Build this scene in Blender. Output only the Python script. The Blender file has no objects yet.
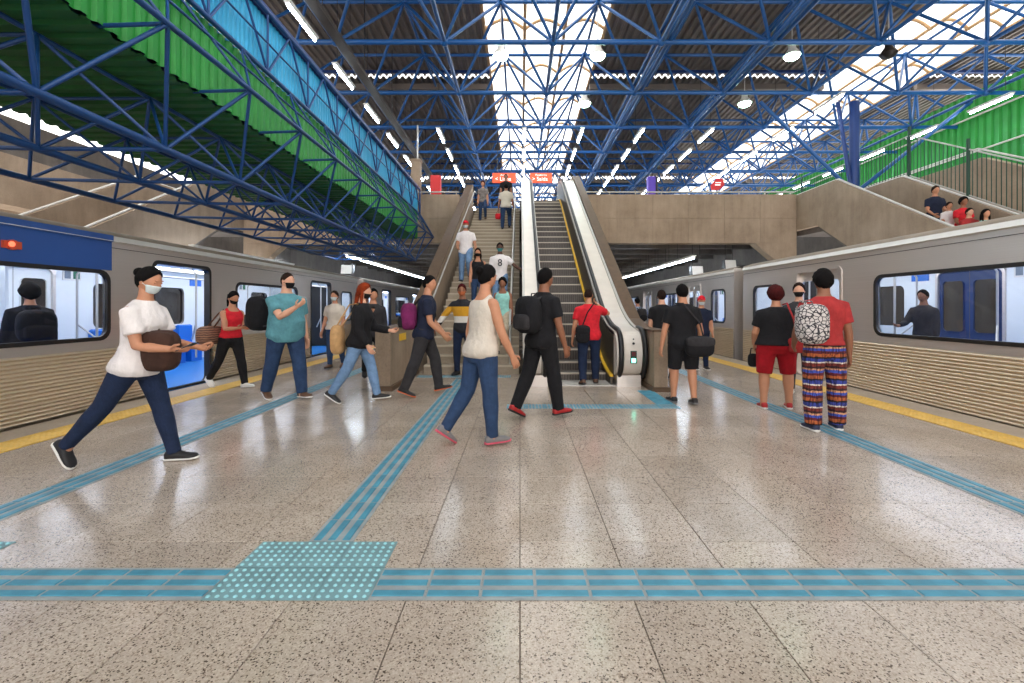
import bpy, bmesh, math, random
from mathutils import Vector, Matrix, Quaternion
random.seed(7)
SC = bpy.context.scene
COL = SC.collection
PI = math.pi
def R(d): return math.radians(d)

# ------------------------------------------------------------------ camera
cam_d = bpy.data.cameras.new('camera'); cam = bpy.data.objects.new('camera', cam_d); COL.objects.link(cam)
cam.location = (0, 0, 1.31); cam.rotation_euler = (R(90), 0, 0)
cam_d.sensor_width = 36; cam_d.lens = 16.0
cam_d.shift_x = -8 / 1024; cam_d.shift_y = -34.5 / 1024
cam_d.clip_start = 0.05; cam_d.clip_end = 300
SC.camera = cam

# ------------------------------------------------------------------ world: bright overcast sky
W = bpy.data.worlds.new('world'); SC.world = W; W.use_nodes = True
wn = W.node_tree.nodes; bg = wn['Background']
bg.inputs['Color'].default_value = (1.0, 0.98, 0.95, 1); bg.inputs['Strength'].default_value = 2.6

# ------------------------------------------------------------------ view
VS = SC.view_settings
VS.view_transform = 'Standard'; VS.look = 'None'; VS.gamma = 1.0; VS.use_curve_mapping = False
VS.exposure = 0.5

TUBE_E = 36.0      # fluorescent tube radiance
BAY_E = 14.0       # high-bay lamp radiance

# ------------------------------------------------------------------ helpers
def lin(c):
    def f(v):
        v /= 255.0
        return v / 12.92 if v <= 0.04045 else ((v + 0.055) / 1.055) ** 2.4
    return (f(c[0]), f(c[1]), f(c[2]), 1)

class NT:
    def __init__(s, name):
        s.m = bpy.data.materials.new(name); s.m.use_nodes = True
        s.t = s.m.node_tree; s.b = s.t.nodes['Principled BSDF']; s.out = s.t.nodes['Material Output']
    def n(s, typ, **kw):
        nd = s.t.nodes.new(typ)
        for k, v in kw.items(): setattr(nd, k, v)
        return nd
    def l(s, a, b): s.t.links.new(a, b)
    def ramp(s, fac, stops, interp='LINEAR'):
        r = s.n('ShaderNodeValToRGB'); cr = r.color_ramp; cr.interpolation = interp
        while len(cr.elements) < len(stops): cr.elements.new(0.5)
        for e, (p, c) in zip(cr.elements, stops): e.position = p; e.color = c
        if fac is not None: s.l(fac, r.inputs['Fac'])
        return r
    def noise(s, scale, detail=3, rough=0.6, coord='Object', stretch=None):
        tc = s.n('ShaderNodeTexCoord'); src = tc.outputs[coord]
        if stretch:
            mp = s.n('ShaderNodeMapping'); mp.inputs['Scale'].default_value = stretch
            s.l(src, mp.inputs['Vector']); src = mp.outputs['Vector']
        nz = s.n('ShaderNodeTexNoise'); nz.inputs['Scale'].default_value = scale
        nz.inputs['Detail'].default_value = detail; nz.inputs['Roughness'].default_value = rough
        s.l(src, nz.inputs['Vector']); return nz
    def bump(s, h, strength=0.3, dist=0.01):
        b = s.n('ShaderNodeBump'); b.inputs['Strength'].default_value = strength; b.inputs['Distance'].default_value = dist
        s.l(h, b.inputs['Height']); s.l(b.outputs['Normal'], s.b.inputs['Normal']); return b
    def mix(s, fac, a, b, mode='MIX'):
        m = s.n('ShaderNodeMixRGB', blend_type=mode)
        for i, v in ((0, fac), (1, a), (2, b)):
            if hasattr(v, 'is_output') or isinstance(v, bpy.types.NodeSocket): s.l(v, m.inputs[i])
            else: m.inputs[i].default_value = v
        return m.outputs[0]

MATS = {}
def plain(name, c, rough=0.6, metal=0.0, emis=None, estr=0, var=0.0, scale=6):
    if name in MATS: return MATS[name]
    t = NT(name); t.b.inputs['Roughness'].default_value = rough; t.b.inputs['Metallic'].default_value = metal
    col = lin(c); t.b.inputs['Base Color'].default_value = col
    if var:
        nz = t.noise(scale, 4)
        lo = tuple(v * (1 - var) for v in col[:3]) + (1,); hi = tuple(min(1, v * (1 + var)) for v in col[:3]) + (1,)
        r = t.ramp(nz.outputs['Fac'], [(0.3, lo), (0.7, hi)]); t.l(r.outputs['Color'], t.b.inputs['Base Color'])
    if emis:
        t.b.inputs['Emission Color'].default_value = lin(emis); t.b.inputs['Emission Strength'].default_value = estr
    MATS[name] = t.m; return t.m

def cloth(name, c, var=0.25, rough=0.9, spec=0.3):
    if name in MATS: return MATS[name]
    t = NT(name); col = lin(c)
    nz = t.noise(9, 5, 0.7)
    lo = tuple(v * (1 - var) for v in col[:3]) + (1,); hi = tuple(min(1, v * (1 + var)) for v in col[:3]) + (1,)
    r = t.ramp(nz.outputs['Fac'], [(0.3, lo), (0.7, hi)]); t.l(r.outputs['Color'], t.b.inputs['Base Color'])
    t.b.inputs['Roughness'].default_value = rough; t.b.inputs['Specular IOR Level'].default_value = spec
    wz = t.noise(13, 4, 0.55, stretch=(1, 1, 0.55)); t.bump(wz.outputs['Fac'], 0.7, 0.03)
    MATS[name] = t.m; return t.m

def mat_granite():
    t = NT('granite')
    oi = t.n('ShaderNodeObjectInfo')
    tc = t.n('ShaderNodeTexCoord')
    geo = t.n('ShaderNodeNewGeometry')
    def nz(scale, d=2, r=0.6):
        n = t.n('ShaderNodeTexNoise'); n.inputs['Scale'].default_value = scale; n.inputs['Detail'].default_value = d; n.inputs['Roughness'].default_value = r
        t.l(geo.outputs['Position'], n.inputs['Vector']); return n.outputs['Fac']
    base = t.ramp(nz(1.3, 4), [(0.3, lin((174, 161, 148))), (0.7, lin((194, 181, 168)))]).outputs['Color']
    vo = t.n('ShaderNodeTexVoronoi'); vo.inputs['Scale'].default_value = 165; t.l(geo.outputs['Position'], vo.inputs['Vector'])
    sep = t.n('ShaderNodeSeparateColor'); t.l(vo.outputs['Color'], sep.inputs['Color'])
    speck = t.ramp(sep.outputs['Red'], [(0.0, (0.2, 0.17, 0.15, 1)), (0.075, (0.62, 0.57, 0.53, 1)), (0.2, (0.93, 0.91, 0.89, 1)), (0.62, (1.05, 1.04, 1.02, 1)), (0.88, (1.18, 1.16, 1.14, 1))], 'CONSTANT').outputs['Color']
    c = t.mix(1.0, base, speck, 'MULTIPLY')
    tone = t.ramp(oi.outputs['Random'], [(0, (0.9, 0.89, 0.88, 1)), (1, (1.06, 1.05, 1.04, 1))]).outputs['Color']
    c = t.mix(1.0, c, tone, 'MULTIPLY')
    stain = t.ramp(nz(0.7, 3, 0.6), [(0.42, (1, 1, 1, 1)), (0.72, (0.84, 0.79, 0.74, 1))]).outputs['Color']
    c = t.mix(0.6, c, stain, 'MULTIPLY')
    t.l(c, t.b.inputs['Base Color'])
    rr = t.ramp(nz(1.1, 2, 0.5), [(0.3, (0.14, 0.14, 0.14, 1)), (0.75, (0.24, 0.24, 0.24, 1))]).outputs['Color']
    t.l(rr, t.b.inputs['Roughness'])
    t.b.inputs['Specular IOR Level'].default_value = 0.55
    MATS['granite'] = t.m; return t.m

def mat_concrete(name, c1, c2, streak=True):
    t = NT(name); geo = t.n('ShaderNodeNewGeometry')
    def nz(scale, st=(1, 1, 1), d=4):
        mp = t.n('ShaderNodeMapping'); mp.inputs['Scale'].default_value = st; t.l(geo.outputs['Position'], mp.inputs['Vector'])
        n = t.n('ShaderNodeTexNoise'); n.inputs['Scale'].default_value = scale; n.inputs['Detail'].default_value = d; n.inputs['Roughness'].default_value = 0.65
        t.l(mp.outputs['Vector'], n.inputs['Vector']); return n.outputs['Fac']
    c = t.ramp(nz(1.2, d=6), [(0.3, lin(c1)), (0.7, lin(c2))]).outputs['Color']
    if streak:
        s = t.ramp(nz(5, (1, 1, 0.12)), [(0.35, (0.8, 0.78, 0.75, 1)), (0.6, (1.04, 1.03, 1.0, 1))]).outputs['Color']
        c = t.mix(0.6, c, s, 'MULTIPLY')
    f = t.ramp(nz(34, d=2), [(0.3, (0.86, 0.86, 0.86, 1)), (0.55, (1, 1, 1, 1))]).outputs['Color']
    c = t.mix(1, c, f, 'MULTIPLY')
    t.l(c, t.b.inputs['Base Color']); t.b.inputs['Roughness'].default_value = 0.85
    t.bump(nz(22), 0.25, 0.01); MATS[name] = t.m; return t.m

def mat_steel(name, c, rough=0.34, stretch=(40, 0.12, 40), metal=0.85):
    t = NT(name); nz = t.noise(3, 4, 0.6, stretch=stretch)
    col = lin(c); lo = tuple(v * 0.9 for v in col[:3]) + (1,)
    r = t.ramp(nz.outputs['Fac'], [(0.3, lo), (0.7, col)]); t.l(r.outputs['Color'], t.b.inputs['Base Color'])
    t.b.inputs['Metallic'].default_value = metal
    rr = t.ramp(nz.outputs['Fac'], [(0.3, (rough,) * 3 + (1,)), (0.7, (rough + 0.03,) * 3 + (1,))])
    t.l(rr.outputs['Color'], t.b.inputs['Roughness']); MATS[name] = t.m; return t.m

def mat_glass(name, tint=(1, 1, 1), refl=0.12, thru=0.9):
    t = NT(name); t.t.nodes.remove(t.b)
    tr = t.n('ShaderNodeBsdfTransparent'); tr.inputs['Color'].default_value = (tint[0] * thru, tint[1] * thru, tint[2] * thru, 1)
    gl = t.n('ShaderNodeBsdfGlossy'); gl.inputs['Roughness'].default_value = 0.03
    fr = t.n('ShaderNodeFresnel'); fr.inputs['IOR'].default_value = 1.45
    mx = t.n('ShaderNodeMixShader'); t.l(fr.outputs['Fac'], mx.inputs['Fac'])
    t.l(tr.outputs[0], mx.inputs[1]); t.l(gl.outputs[0], mx.inputs[2]); t.l(mx.outputs[0], t.out.inputs['Surface'])
    MATS[name] = t.m; return t.m

def mat_skylight():
    t = NT('skylight_panel'); t.t.nodes.remove(t.b)
    tr = t.n('ShaderNodeBsdfTransparent'); tr.inputs['Color'].default_value = (0.92, 0.93, 0.92, 1)
    tl = t.n('ShaderNodeBsdfTranslucent'); tl.inputs['Color'].default_value = (0.85, 0.85, 0.83, 1)
    mx = t.n('ShaderNodeMixShader'); mx.inputs['Fac'].default_value = 0.45
    t.l(tr.outputs[0], mx.inputs[1]); t.l(tl.outputs[0], mx.inputs[2]); t.l(mx.outputs[0], t.out.inputs['Surface'])
    MATS['skylight_panel'] = t.m; return t.m

M_gran = mat_granite()
M_conc = mat_concrete('concrete', (146, 126, 106), (172, 151, 130))
M_concd = mat_concrete('dark_concrete', (92, 86, 82), (118, 110, 104))
M_concs = mat_concrete('stair_concrete', (150, 136, 118), (176, 162, 144), False)
M_edge = mat_concrete('platform_edge', (168, 152, 134), (190, 174, 156), False)
M_grout = plain('grout', (104, 90, 78), 0.9)
M_steel = mat_steel('brushed_steel', (224, 214, 207), 0.3, metal=0.7)
M_rib = mat_steel('ribbed_steel', (226, 208, 184), 0.36, metal=0.8)
M_rail = mat_steel('rail_steel', (200, 196, 190), 0.45, (1, 1, 1), 0.5)
M_dsteel = mat_steel('dark_steel', (74, 66, 58), 0.4, (1, 1, 1), 0.6)
M_blue_shade = plain('footbridge_shaded_blue', (16, 62, 118), 0.4, var=0.15, scale=2)  # darker copy of the truss blue, footbridge shade put into the colour
M_blue = plain('truss_blue', (24, 84, 146), 0.3, var=0.15, scale=2)
M_dblue = plain('truss_dark_blue', (18, 52, 112), 0.45, var=0.2, scale=2)
M_green = plain('green_sheet', (20, 134, 42), 0.5, var=0.12, scale=1.5)
M_cyan = plain('cyan_sheet', (40, 160, 205), 0.5, var=0.1, scale=1.5)
M_deck = plain('roof_sheet', (120, 109, 101), 0.55, 0.2, var=0.18, scale=0.8)
M_sky = mat_skylight()
M_skyrib = plain('skylight_rib', (190, 150, 105), 0.6)
M_tube = plain('tube_light', (255, 255, 255), 0.5, emis=(225, 240, 255), estr=TUBE_E)
M_bay = plain('bay_lamp_glow', (255, 255, 255), 0.5, emis=(205, 255, 225), estr=BAY_E)
M_white = plain('white_paint', (225, 222, 216), 0.4, var=0.05)
M_cream = plain('escalator_white', (222, 212, 200), 0.35, var=0.06, scale=3)
M_black = plain('black_rubber', (22, 21, 22), 0.45)
M_bframe = plain('black_frame', (32, 28, 26), 0.4)
M_yellow = plain('yellow_paint', (222, 178, 84), 0.5, var=0.12, scale=8)
M_ystrip = plain('yellow_edge', (236, 186, 30), 0.4)
M_tblue = plain('tactile_blue', (68, 136, 158), 0.5, var=0.3, scale=5)
M_tgrey = plain('tactile_grey', (146, 152, 152), 0.6, var=0.2, scale=5)
M_tteal = plain('tactile_teal', (112, 146, 150), 0.55, var=0.22, scale=4)
M_tdot = plain('tactile_dot', (150, 204, 212), 0.5, var=0.15, scale=9)
M_livery = plain('blue_livery', (40, 82, 156), 0.35, var=0.06, scale=1)
M_glass = mat_glass('train_glass')
M_wall = plain('car_interior', (228, 232, 232), 0.4)
M_cfloor = plain('car_floor', (40, 128, 205), 0.35)
M_seat = plain('seat_blue', (20, 110, 205), 0.4)
M_ceil = plain('car_lamp', (255, 255, 255), 0.5, emis=(240, 245, 255), estr=9.0)
M_red = plain('red_panel', (216, 40, 44), 0.5)
M_sign = plain('sign_orange', (232, 84, 48), 0.45, emis=(232, 84, 48), estr=0.5)
M_signw = plain('sign_white', (250, 246, 240), 0.5, emis=(255, 250, 245), estr=0.6)
M_purple = plain('purple_panel', (92, 60, 170), 0.5)
M_dgreen = plain('fence_green', (20, 62, 44), 0.5)
M_ballast = plain('ballast', (52, 48, 46), 0.95, var=0.3, scale=20)
M_brown = plain('plinth_brown', (96, 74, 54), 0.6, var=0.15, scale=6)

def set_props(o, label=None, cat=None, group=None, kind=None):
    if label: o['label'] = label
    if cat: o['category'] = cat
    if group: o['group'] = group
    if kind: o['kind'] = kind
    return o
tag = set_props

def empty(name, loc=(0, 0, 0), rz=0, label=None, cat=None, group=None, kind=None):
    o = bpy.data.objects.new(name, None); COL.objects.link(o); o.location = loc; o.rotation_euler = (0, 0, rz)
    o.empty_display_size = 0.1
    return tag(o, label, cat, group, kind)

class MB:
    """collects faces and builds one mesh"""
    def __init__(s): s.v = []; s.f = []; s.m = []; s.smooth = []
    def add(s, vs, fs, mi=0, sm=False):
        b = len(s.v); s.v += [tuple(v) for v in vs]
        for f in fs: s.f.append(tuple(i + b for i in f)); s.m.append(mi); s.smooth.append(sm)
    def box(s, x0, x1, y0, y1, z0, z1, mi=0):
        s.add([(x0, y0, z0), (x1, y0, z0), (x1, y1, z0), (x0, y1, z0), (x0, y0, z1), (x1, y0, z1), (x1, y1, z1), (x0, y1, z1)],
              [(0, 3, 2, 1), (4, 5, 6, 7), (0, 1, 5, 4), (1, 2, 6, 5), (2, 3, 7, 6), (3, 0, 4, 7)], mi)
    def cham(s, x0, x1, y0, y1, z0, z1, c, mi=0):
        """box with chamfered top edges"""
        vs = [(x0, y0, z0), (x1, y0, z0), (x1, y1, z0), (x0, y1, z0), (x0, y0, z1 - c), (x1, y0, z1 - c), (x1, y1, z1 - c), (x0, y1, z1 - c),
              (x0 + c, y0 + c, z1), (x1 - c, y0 + c, z1), (x1 - c, y1 - c, z1), (x0 + c, y1 - c, z1)]
        fs = [(0, 3, 2, 1), (0, 1, 5, 4), (1, 2, 6, 5), (2, 3, 7, 6), (3, 0, 4, 7), (4, 5, 9, 8), (5, 6, 10, 9), (6, 7, 11, 10), (7, 4, 8, 11), (8, 9, 10, 11)]
        s.add(vs, fs, mi)
    def loft(s, rings, mi=0, cap=True, sm=True, closed=True):
        n = len(rings[0]); vs = [p for r in rings for p in r]; fs = []
        for i in range(len(rings) - 1):
            for j in range(n if closed else n - 1):
                a = i * n + j; b = i * n + (j + 1) % n
                fs.append((a, b, b + n, a + n))
        s.add(vs, fs, mi, sm)
        if cap and closed:
            s.add(rings[0], [tuple(range(n - 1, -1, -1))], mi, False); s.add(rings[-1], [tuple(range(n))], mi, False)
    def tube(s, pts, rad, n=8, mi=0, cap=True, up=None, sm=True, ry=None, roundcap=False):
        """tube along pts; rad scalar or list; ry second radius (along up x dir)"""
        P = [Vector(p) for p in pts]
        if not isinstance(rad, (list, tuple)): rad = [rad] * len(P)
        if ry is None: ry = rad
        elif not isinstance(ry, (list, tuple)): ry = [ry] * len(P)
        rad = list(rad); ry = list(ry)
        if roundcap:
            d0 = (P[0] - P[1]).normalized(); d1 = (P[-1] - P[-2]).normalized()
            a0 = [(P[0] + d0 * rad[0] * k, q) for k, q in ((0.98, 0.2), (0.8, 0.6), (0.45, 0.9))]
            a1 = [(P[-1] + d1 * rad[-1] * k, q) for k, q in ((0.45, 0.9), (0.8, 0.6), (0.98, 0.2))]
            r0, r1, y0, y1 = rad[0], rad[-1], ry[0], ry[-1]
            P = [a[0] for a in a0] + P + [a[0] for a in a1]
            rad = [r0 * a[1] for a in a0] + rad + [r1 * a[1] for a in a1]; ry = [y0 * a[1] for a in a0] + ry + [y1 * a[1] for a in a1]
        rings = []; u = None
        for i, p in enumerate(P):
            d = (P[min(i + 1, len(P) - 1)] - P[max(i - 1, 0)])
            d = d.normalized() if d.length > 1e-9 else Vector((0, 0, 1))
            if up is not None: ref = Vector(up)
            elif u is not None: ref = u
            else: ref = Vector((0, 0, 1)) if abs(d.z) < 0.9 else Vector((0, 1, 0))
            w = d.cross(ref)
            if w.length < 1e-6: w = d.orthogonal()
            w.normalize(); u = w.cross(d).normalized()
            rings.append([p + w * (math.cos(2 * PI * k / n) * rad[i]) + u * (math.sin(2 * PI * k / n) * ry[i]) for k in range(n)])
        s.loft(rings, mi, cap, sm)
    def ellipsoid(s, c, r, mi=0, nu=12, nv=8, e=1.0):
        def sp(v): return math.copysign(abs(v) ** e, v)
        rings = []
        for i in range(nv + 1):
            t = -PI / 2 + PI * i / nv
            ct = max(math.cos(t), 0.02)
            rings.append([(c[0] + r[0] * sp(ct) * sp(math.cos(2 * PI * j / nu)), c[1] + r[1] * sp(ct) * sp(math.sin(2 * PI * j / nu)), c[2] + r[2] * sp(math.sin(t))) for j in range(nu)])
        s.loft(rings, mi)
    def prism(s, poly, axis, a0, a1, mi=0):
        """extrude a 2-D polygon; axis 'x': poly=(y,z); 'y': poly=(x,z); 'z': poly=(x,y)"""
        def mk(p, a):
            return {'x': (a, p[0], p[1]), 'y': (p[0], a, p[1]), 'z': (p[0], p[1], a)}[axis]
        n = len(poly); vs = [mk(p, a0) for p in poly] + [mk(p, a1) for p in poly]
        fs = [(i, (i + 1) % n, (i + 1) % n + n, i + n) for i in range(n)] + [tuple(range(n - 1, -1, -1)), tuple(range(n, 2 * n))]
        s.add(vs, fs, mi)
    def mesh(s, name, mats, fix=True):
        me = bpy.data.meshes.new(name); me.from_pydata(s.v, [], s.f)
        for m in (mats if isinstance(mats, (list, tuple)) else [mats]): me.materials.append(m)
        me.polygons.foreach_set('material_index', s.m); me.polygons.foreach_set('use_smooth', s.smooth)
        if fix:
            bm = bmesh.new(); bm.from_mesh(me); bmesh.ops.recalc_face_normals(bm, faces=bm.faces); bm.to_mesh(me); bm.free()
        me.update(); return me
    def obj(s, name, mats, parent=None, loc=(0, 0, 0), fix=True):
        return link(name, s.mesh(name, mats, fix), parent, loc)

def link(name, me, parent=None, loc=(0, 0, 0)):
    o = bpy.data.objects.new(name, me); COL.objects.link(o); o.parent = parent; o.location = loc; return o
def struct(o): o['kind'] = 'structure'; return o
def copy_tree(o, parent=None):
    c = o.copy(); COL.objects.link(c); c.parent = parent
    for ch in list(o.children): copy_tree(ch, c)
    return c

_cyl = {}
def unit_cyl(n, mat):
    k = (n, mat.name)
    if k not in _cyl:
        b = MB(); b.loft([[(math.cos(2 * PI * j / n), math.sin(2 * PI * j / n), z) for j in range(n)] for z in (0, 1)])
        _cyl[k] = b.mesh('bar', mat)
    return _cyl[k]
def bar(name, a, b, r, mat, parent=None, n=8):
    a = Vector(a); b = Vector(b); d = b - a
    o = link(name, unit_cyl(n, mat), parent, a); o.rotation_mode = 'QUATERNION'
    o.rotation_quaternion = Vector((0, 0, 1)).rotation_difference(d.normalized()); o.scale = (r, r, d.length); return o
# ================================================================== FLOOR AND PLATFORM
floor = empty('floor', kind='structure', label='polished speckled granite platform floor')
b = MB(); b.box(-5.02, 5.02, -14, 46, -0.3, -0.012); b.obj('floor_bed', M_grout, floor)
b = MB(); b.box(-5.3, 5.3, -14, 46, -1.25, -0.3); b.obj('platform_body', M_concd, floor)
for s in (-1, 1):
    y = -2.0
    n = 0
    b = MB(); b.box(min(s * 5.02, s * 5.42), max(s * 5.02, s * 5.42), -14, 46, -0.16, -0.001)
    b.obj('edge_strip', M_edge, floor)
xs = [-4.65] + [0.51 * k for k in range(-9, 10)] + [4.65]
ys = [-1.47 + 0.5 * k for k in range(8)] + [2.28, 2.54] + [2.54 + 0.49 * k for k in range(1, 88)]
slab_mesh = {}
rest = MB(); nsl = 0
for j in range(len(ys) - 1):
    for i in range(len(xs) - 1):
        x0, x1, y0, y1 = xs[i], xs[i + 1], ys[j], ys[j + 1]
        g = 0.002
        inview = y1 > 1.5 and y0 < 9.6 and min(abs(x0), abs(x1)) < 1.2 * y1 and nsl < 300
        if inview:
            k = (round(x1 - x0, 3), round(y1 - y0, 3))
            if k not in slab_mesh:
                q = MB(); q.cham(-k[0] / 2 + g, k[0] / 2 - g, -k[1] / 2 + g, k[1] / 2 - g, -0.012, 0, 0.002); slab_mesh[k] = q.mesh('granite_slab', M_gran)
            link('granite_slab', slab_mesh[k], floor, ((x0 + x1) / 2, (y0 + y1) / 2, 0)); nsl += 1
        else:
            rest.box(x0 + g, x1 - g, y0 + g, y1 - g, -0.012, 0)
o = rest.obj('granite_paving', M_gran, floor); o['kind'] = 'stuff'

# tactile paving
q = MB(); q.box(-0.124, 0.124, -0.124, 0.124, 0, 0.004, 0)
for dx in (-0.08, 0, 0.08): q.cham(dx - 0.021, dx + 0.021, -0.117, 0.117, 0.004, 0.009, 0.003, 1)
me_bar = q.mesh('guide_tile', [M_tgrey, M_tblue])
q = MB(); q.box(-0.124, 0.124, -0.124, 0.124, 0, 0.004, 0)
for dx in range(6):
    for dy in range(6):
        cx, cy = -0.1025 + 0.041 * dx, -0.1025 + 0.041 * dy
        q.loft([[(cx + r * math.cos(2 * PI * k / 6), cy + r * math.sin(2 * PI * k / 6), z) for k in range(6)] for r, z in ((0.011, 0.004), (0.007, 0.009))], 1)
me_dot = q.mesh('warning_tile', [M_tteal, M_tdot])
q = MB(); q.box(-0.124, 0.124, -0.124, 0.124, 0, 0.004, 0)
for k in range(6): q.cham(-0.11 + 0.044 * k - 0.012, -0.11 + 0.044 * k + 0.012, -0.117, 0.117, 0.004, 0.009, 0.003, 1)
me_fine = q.mesh('fine_tile', [M_tgrey, M_tblue])
def tpath(label, spots):
    e = empty('tactile_path', (spots[0][0], spots[0][1], 0), label=label, cat='tactile paving')
    for x, y, me, rz in spots:
        o = link(me.name, me, e, (x - spots[0][0], y - spots[0][1], 0.0)); o.rotation_euler.z = rz
    return e
H2 = PI / 2
tpath('blue tactile guide band crossing the whole platform nearest the camera',
      [(x, 2.155, me_bar, H2) for x in [-4.53 + 0.25 * k for k in range(4)] + [-2.80 + 0.25 * k for k in range(6)] + [-0.555 + 0.25 * k for k in range(14)] + [3.785 + 0.25 * k for k in range(4)]])
tpath('square of studded teal warning tiles where the middle guide line meets the cross band',
      [(-1.055 + dx, 2.155 + dy, me_dot, 0) for dx in (-0.25, 0, 0.25) for dy in (0, 0.255)])
tpath('studded teal warning tiles cut off by the left picture edge', [(-3.18 + dx, 2.155 + dy, me_dot, 0) for dx in (-0.25, 0, 0.25) for dy in (0, 0.255)])
tpath('studded teal warning tiles where the right guide line meets the cross band', [(3.285 + dx, 2.155 + dy, me_dot, 0) for dx in (-0.25, 0, 0.25) for dy in (0, 0.255)])
tpath('blue tactile guide line from the studded square to the stairs', [(-1.055, 2.665 + 0.25 * k, me_bar, 0) for k in range(23)])
tpath('blue tactile guide line along the left train', [(-3.3, 2.665 + 0.25 * k, me_bar, 0) for k in range(86)])
tpath('blue tactile guide line along the right train', [(3.28, 2.665 + 0.25 * k, me_bar, 0) for k in range(86)])
tpath('finely ribbed blue tactile band in front of the escalator',
      [(-0.05 + 0.25 * k, 5.98, me_fine, 0) for k in range(9)] + [(1.95, 6.23 + 0.25 * k, me_fine, H2) for k in range(4)])
tpath('blue tactile strip at the foot of the stairs', [(-1.8 + 0.25 * k, 8.56, me_fine, 0) for k in range(7)])
# yellow safety band
q = MB(); q.box(-0.172, 0.172, -0.172, 0.172, -0.012, 0.003)
for i in range(6):
    for j in range(6):
        cx, cy = -0.14 + 0.056 * i, -0.14 + 0.056 * j
        q.loft([[(cx + r * math.cos(2 * PI * k / 6), cy + r * math.sin(2 * PI * k / 6), z) for k in range(6)] for r, z in ((0.015, 0.003), (0.01, 0.007))])
me_y = q.mesh('yellow_tile', M_yellow)
for s, lab in ((-1, 'left'), (1, 'right')):
    e = empty('safety_line', (s * 4.84, 2.5, 0), label='yellow studded safety line along the %s platform edge' % lab, cat='safety line')
    for k in range(70): link('yellow_tile', me_y, e, (0, 0.35 * k, 0))
    b = MB(); b.box(-0.172, 0.172, 24.5, 43, -0.012, 0.004); b.obj('yellow_strip', M_yellow, e)
    b = MB(); b.box(-0.172, 0.172, -16, -0.2, -0.012, 0.004); b.obj('yellow_strip', M_yellow, e)

# ================================================================== TRACK PITS AND SIDE WALLS
for s, nm in ((-1, 'left'), (1, 'right')):
    a = lambda u, v: (min(s * u, s * v), max(s * u, s * v))
    b = MB(); x0, x1 = a(5.3, 9.6); b.box(x0, x1, -14, 46, -1.5, -1.2); o = struct(b.obj('floor_track_%s' % nm, M_ballast))
    b = MB()
    x0, x1 = a(9.6, 9.9); b.box(x0, x1, -14, 17, -1.5, 2.1); b.box(x0, x1, 17.5, 46, -1.5, 4.25)
    struct(b.obj('wall_track_%s' % nm, M_concd))

# outer walls
b = MB(); b.box(-15, -14.5, -6, 17.4, 4.2, 4.95); b.box(-15.3, -15, -6, 17.4, 4.2, 5.8); b.box(-17, -16.6, -6, 46, -1.5, 5.2)
struct(b.obj('wall_outer_left', M_conc))
b = MB(); b.box(-20.2, -20, -6, 60, -1.5, 8.75); struct(b.obj('wall_siding_left', M_concd))
b = MB(); b.box(17.9, 18.2, -6, 46, -1.5, 4.6); struct(b.obj('wall_outer_right', M_conc))
b = MB(); b.box(-30, 30, 61, 61.4, -1.5, 12); struct(b.obj('wall_end', M_concd))

# ================================================================== MEZZANINE
MEZ = 5.5
for s, nm in ((-1, 'left'), (1, 'right')):
    w = empty('wall_mezzanine_%s' % nm, kind='structure', label='board-marked concrete mezzanine parapet beam on the %s of the stairs' % nm)
    poly = [(2.28, 5.52), (10.35, 5.52), (10.35, 3.1), (9.5, 3.1), (8.8, 3.7), (2.28, 3.7)]
    b = MB(); b.prism([(s * x, z) for x, z in poly], 'y', 17.03, 17.45); b.obj('beam', M_conc, w)
    x = 2.28; i = 0
    while x < 10.2:
        w2 = 1.34
        for z0, z1 in ((3.7, 4.62), (4.62, 5.52)):
            q = MB(); xa, xb = s * x, s * min(x + w2, 10.34)
            q.box(min(xa, xb) + 0.004, max(xa, xb) - 0.004, 17.0, 17.03, z0 + 0.004, z1 - 0.004); q.obj('panel', M_conc, w)
        x += w2; i += 1
b = MB()
b.box(-10.35, -2.28, 17.45, 60, 5.1, MEZ); b.box(2.28, 10.35, 17.45, 60, 5.1, MEZ); b.box(-2.28, -0.0, 19.75, 60, 5.1, MEZ); b.box(0, 2.28, 17.9, 60, 5.1, MEZ)
struct(b.obj('floor_mezzanine', M_concd))
cl = empty('ceiling_mezzanine', kind='structure', label='dark ribbed concrete ceiling under the mezzanine')
b = MB(); b.box(-10.35, -2.28, 17.5, 60, 4.3, 4.5); b.box(2.28, 10.35, 17.5, 60, 4.3, 4.5); b.box(-2.28, 2.28, 22, 60, 4.3, 4.5); b.obj('ceiling_slab', M_concd, cl)
q = MB(); q.box(-4.0, 4.0, -0.18, 0.18, 3.72, 4.3); me = q.mesh('ceiling_rib', M_concd)
for k in range(14):
    for s in (-1, 1): link('ceiling_rib', me, cl, (s * 6.3, 18.8 + 2.0 * k, 0))
q = MB(); q.box(-0.35, 0.35, -0.35, 0.35, 0, 3.72); me = q.mesh('column', M_concd)
for k in range(3):
    for s in (-1, 1): struct(link('column_%s' % ('left' if s < 0 else 'right'), me, None, (s * 2.6, 24 + 8 * k, 0)))
b = MB(); b.box(-10.35, 10.35, 45.5, 46, -1.5, 4.4); struct(b.obj('wall_tunnel_end', M_concd))

for s, nm in ((-1, 'left'), (1, 'right')):
    e = empty('guard_rail', (s * 6.3, 17.15, 5.52), label='pale steel guard rail on the mezzanine beam %s of the stairs' % nm, cat='railing')
    bar('rail', (-4, 0, 0.12), (4, 0, 0.12), 0.03, M_rail, e)
    for k in range(9): bar('post', (-3.9 + 0.975 * k, 0, 0), (-3.9 + 0.975 * k, 0, 0.12), 0.02, M_rail, e)

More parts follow.
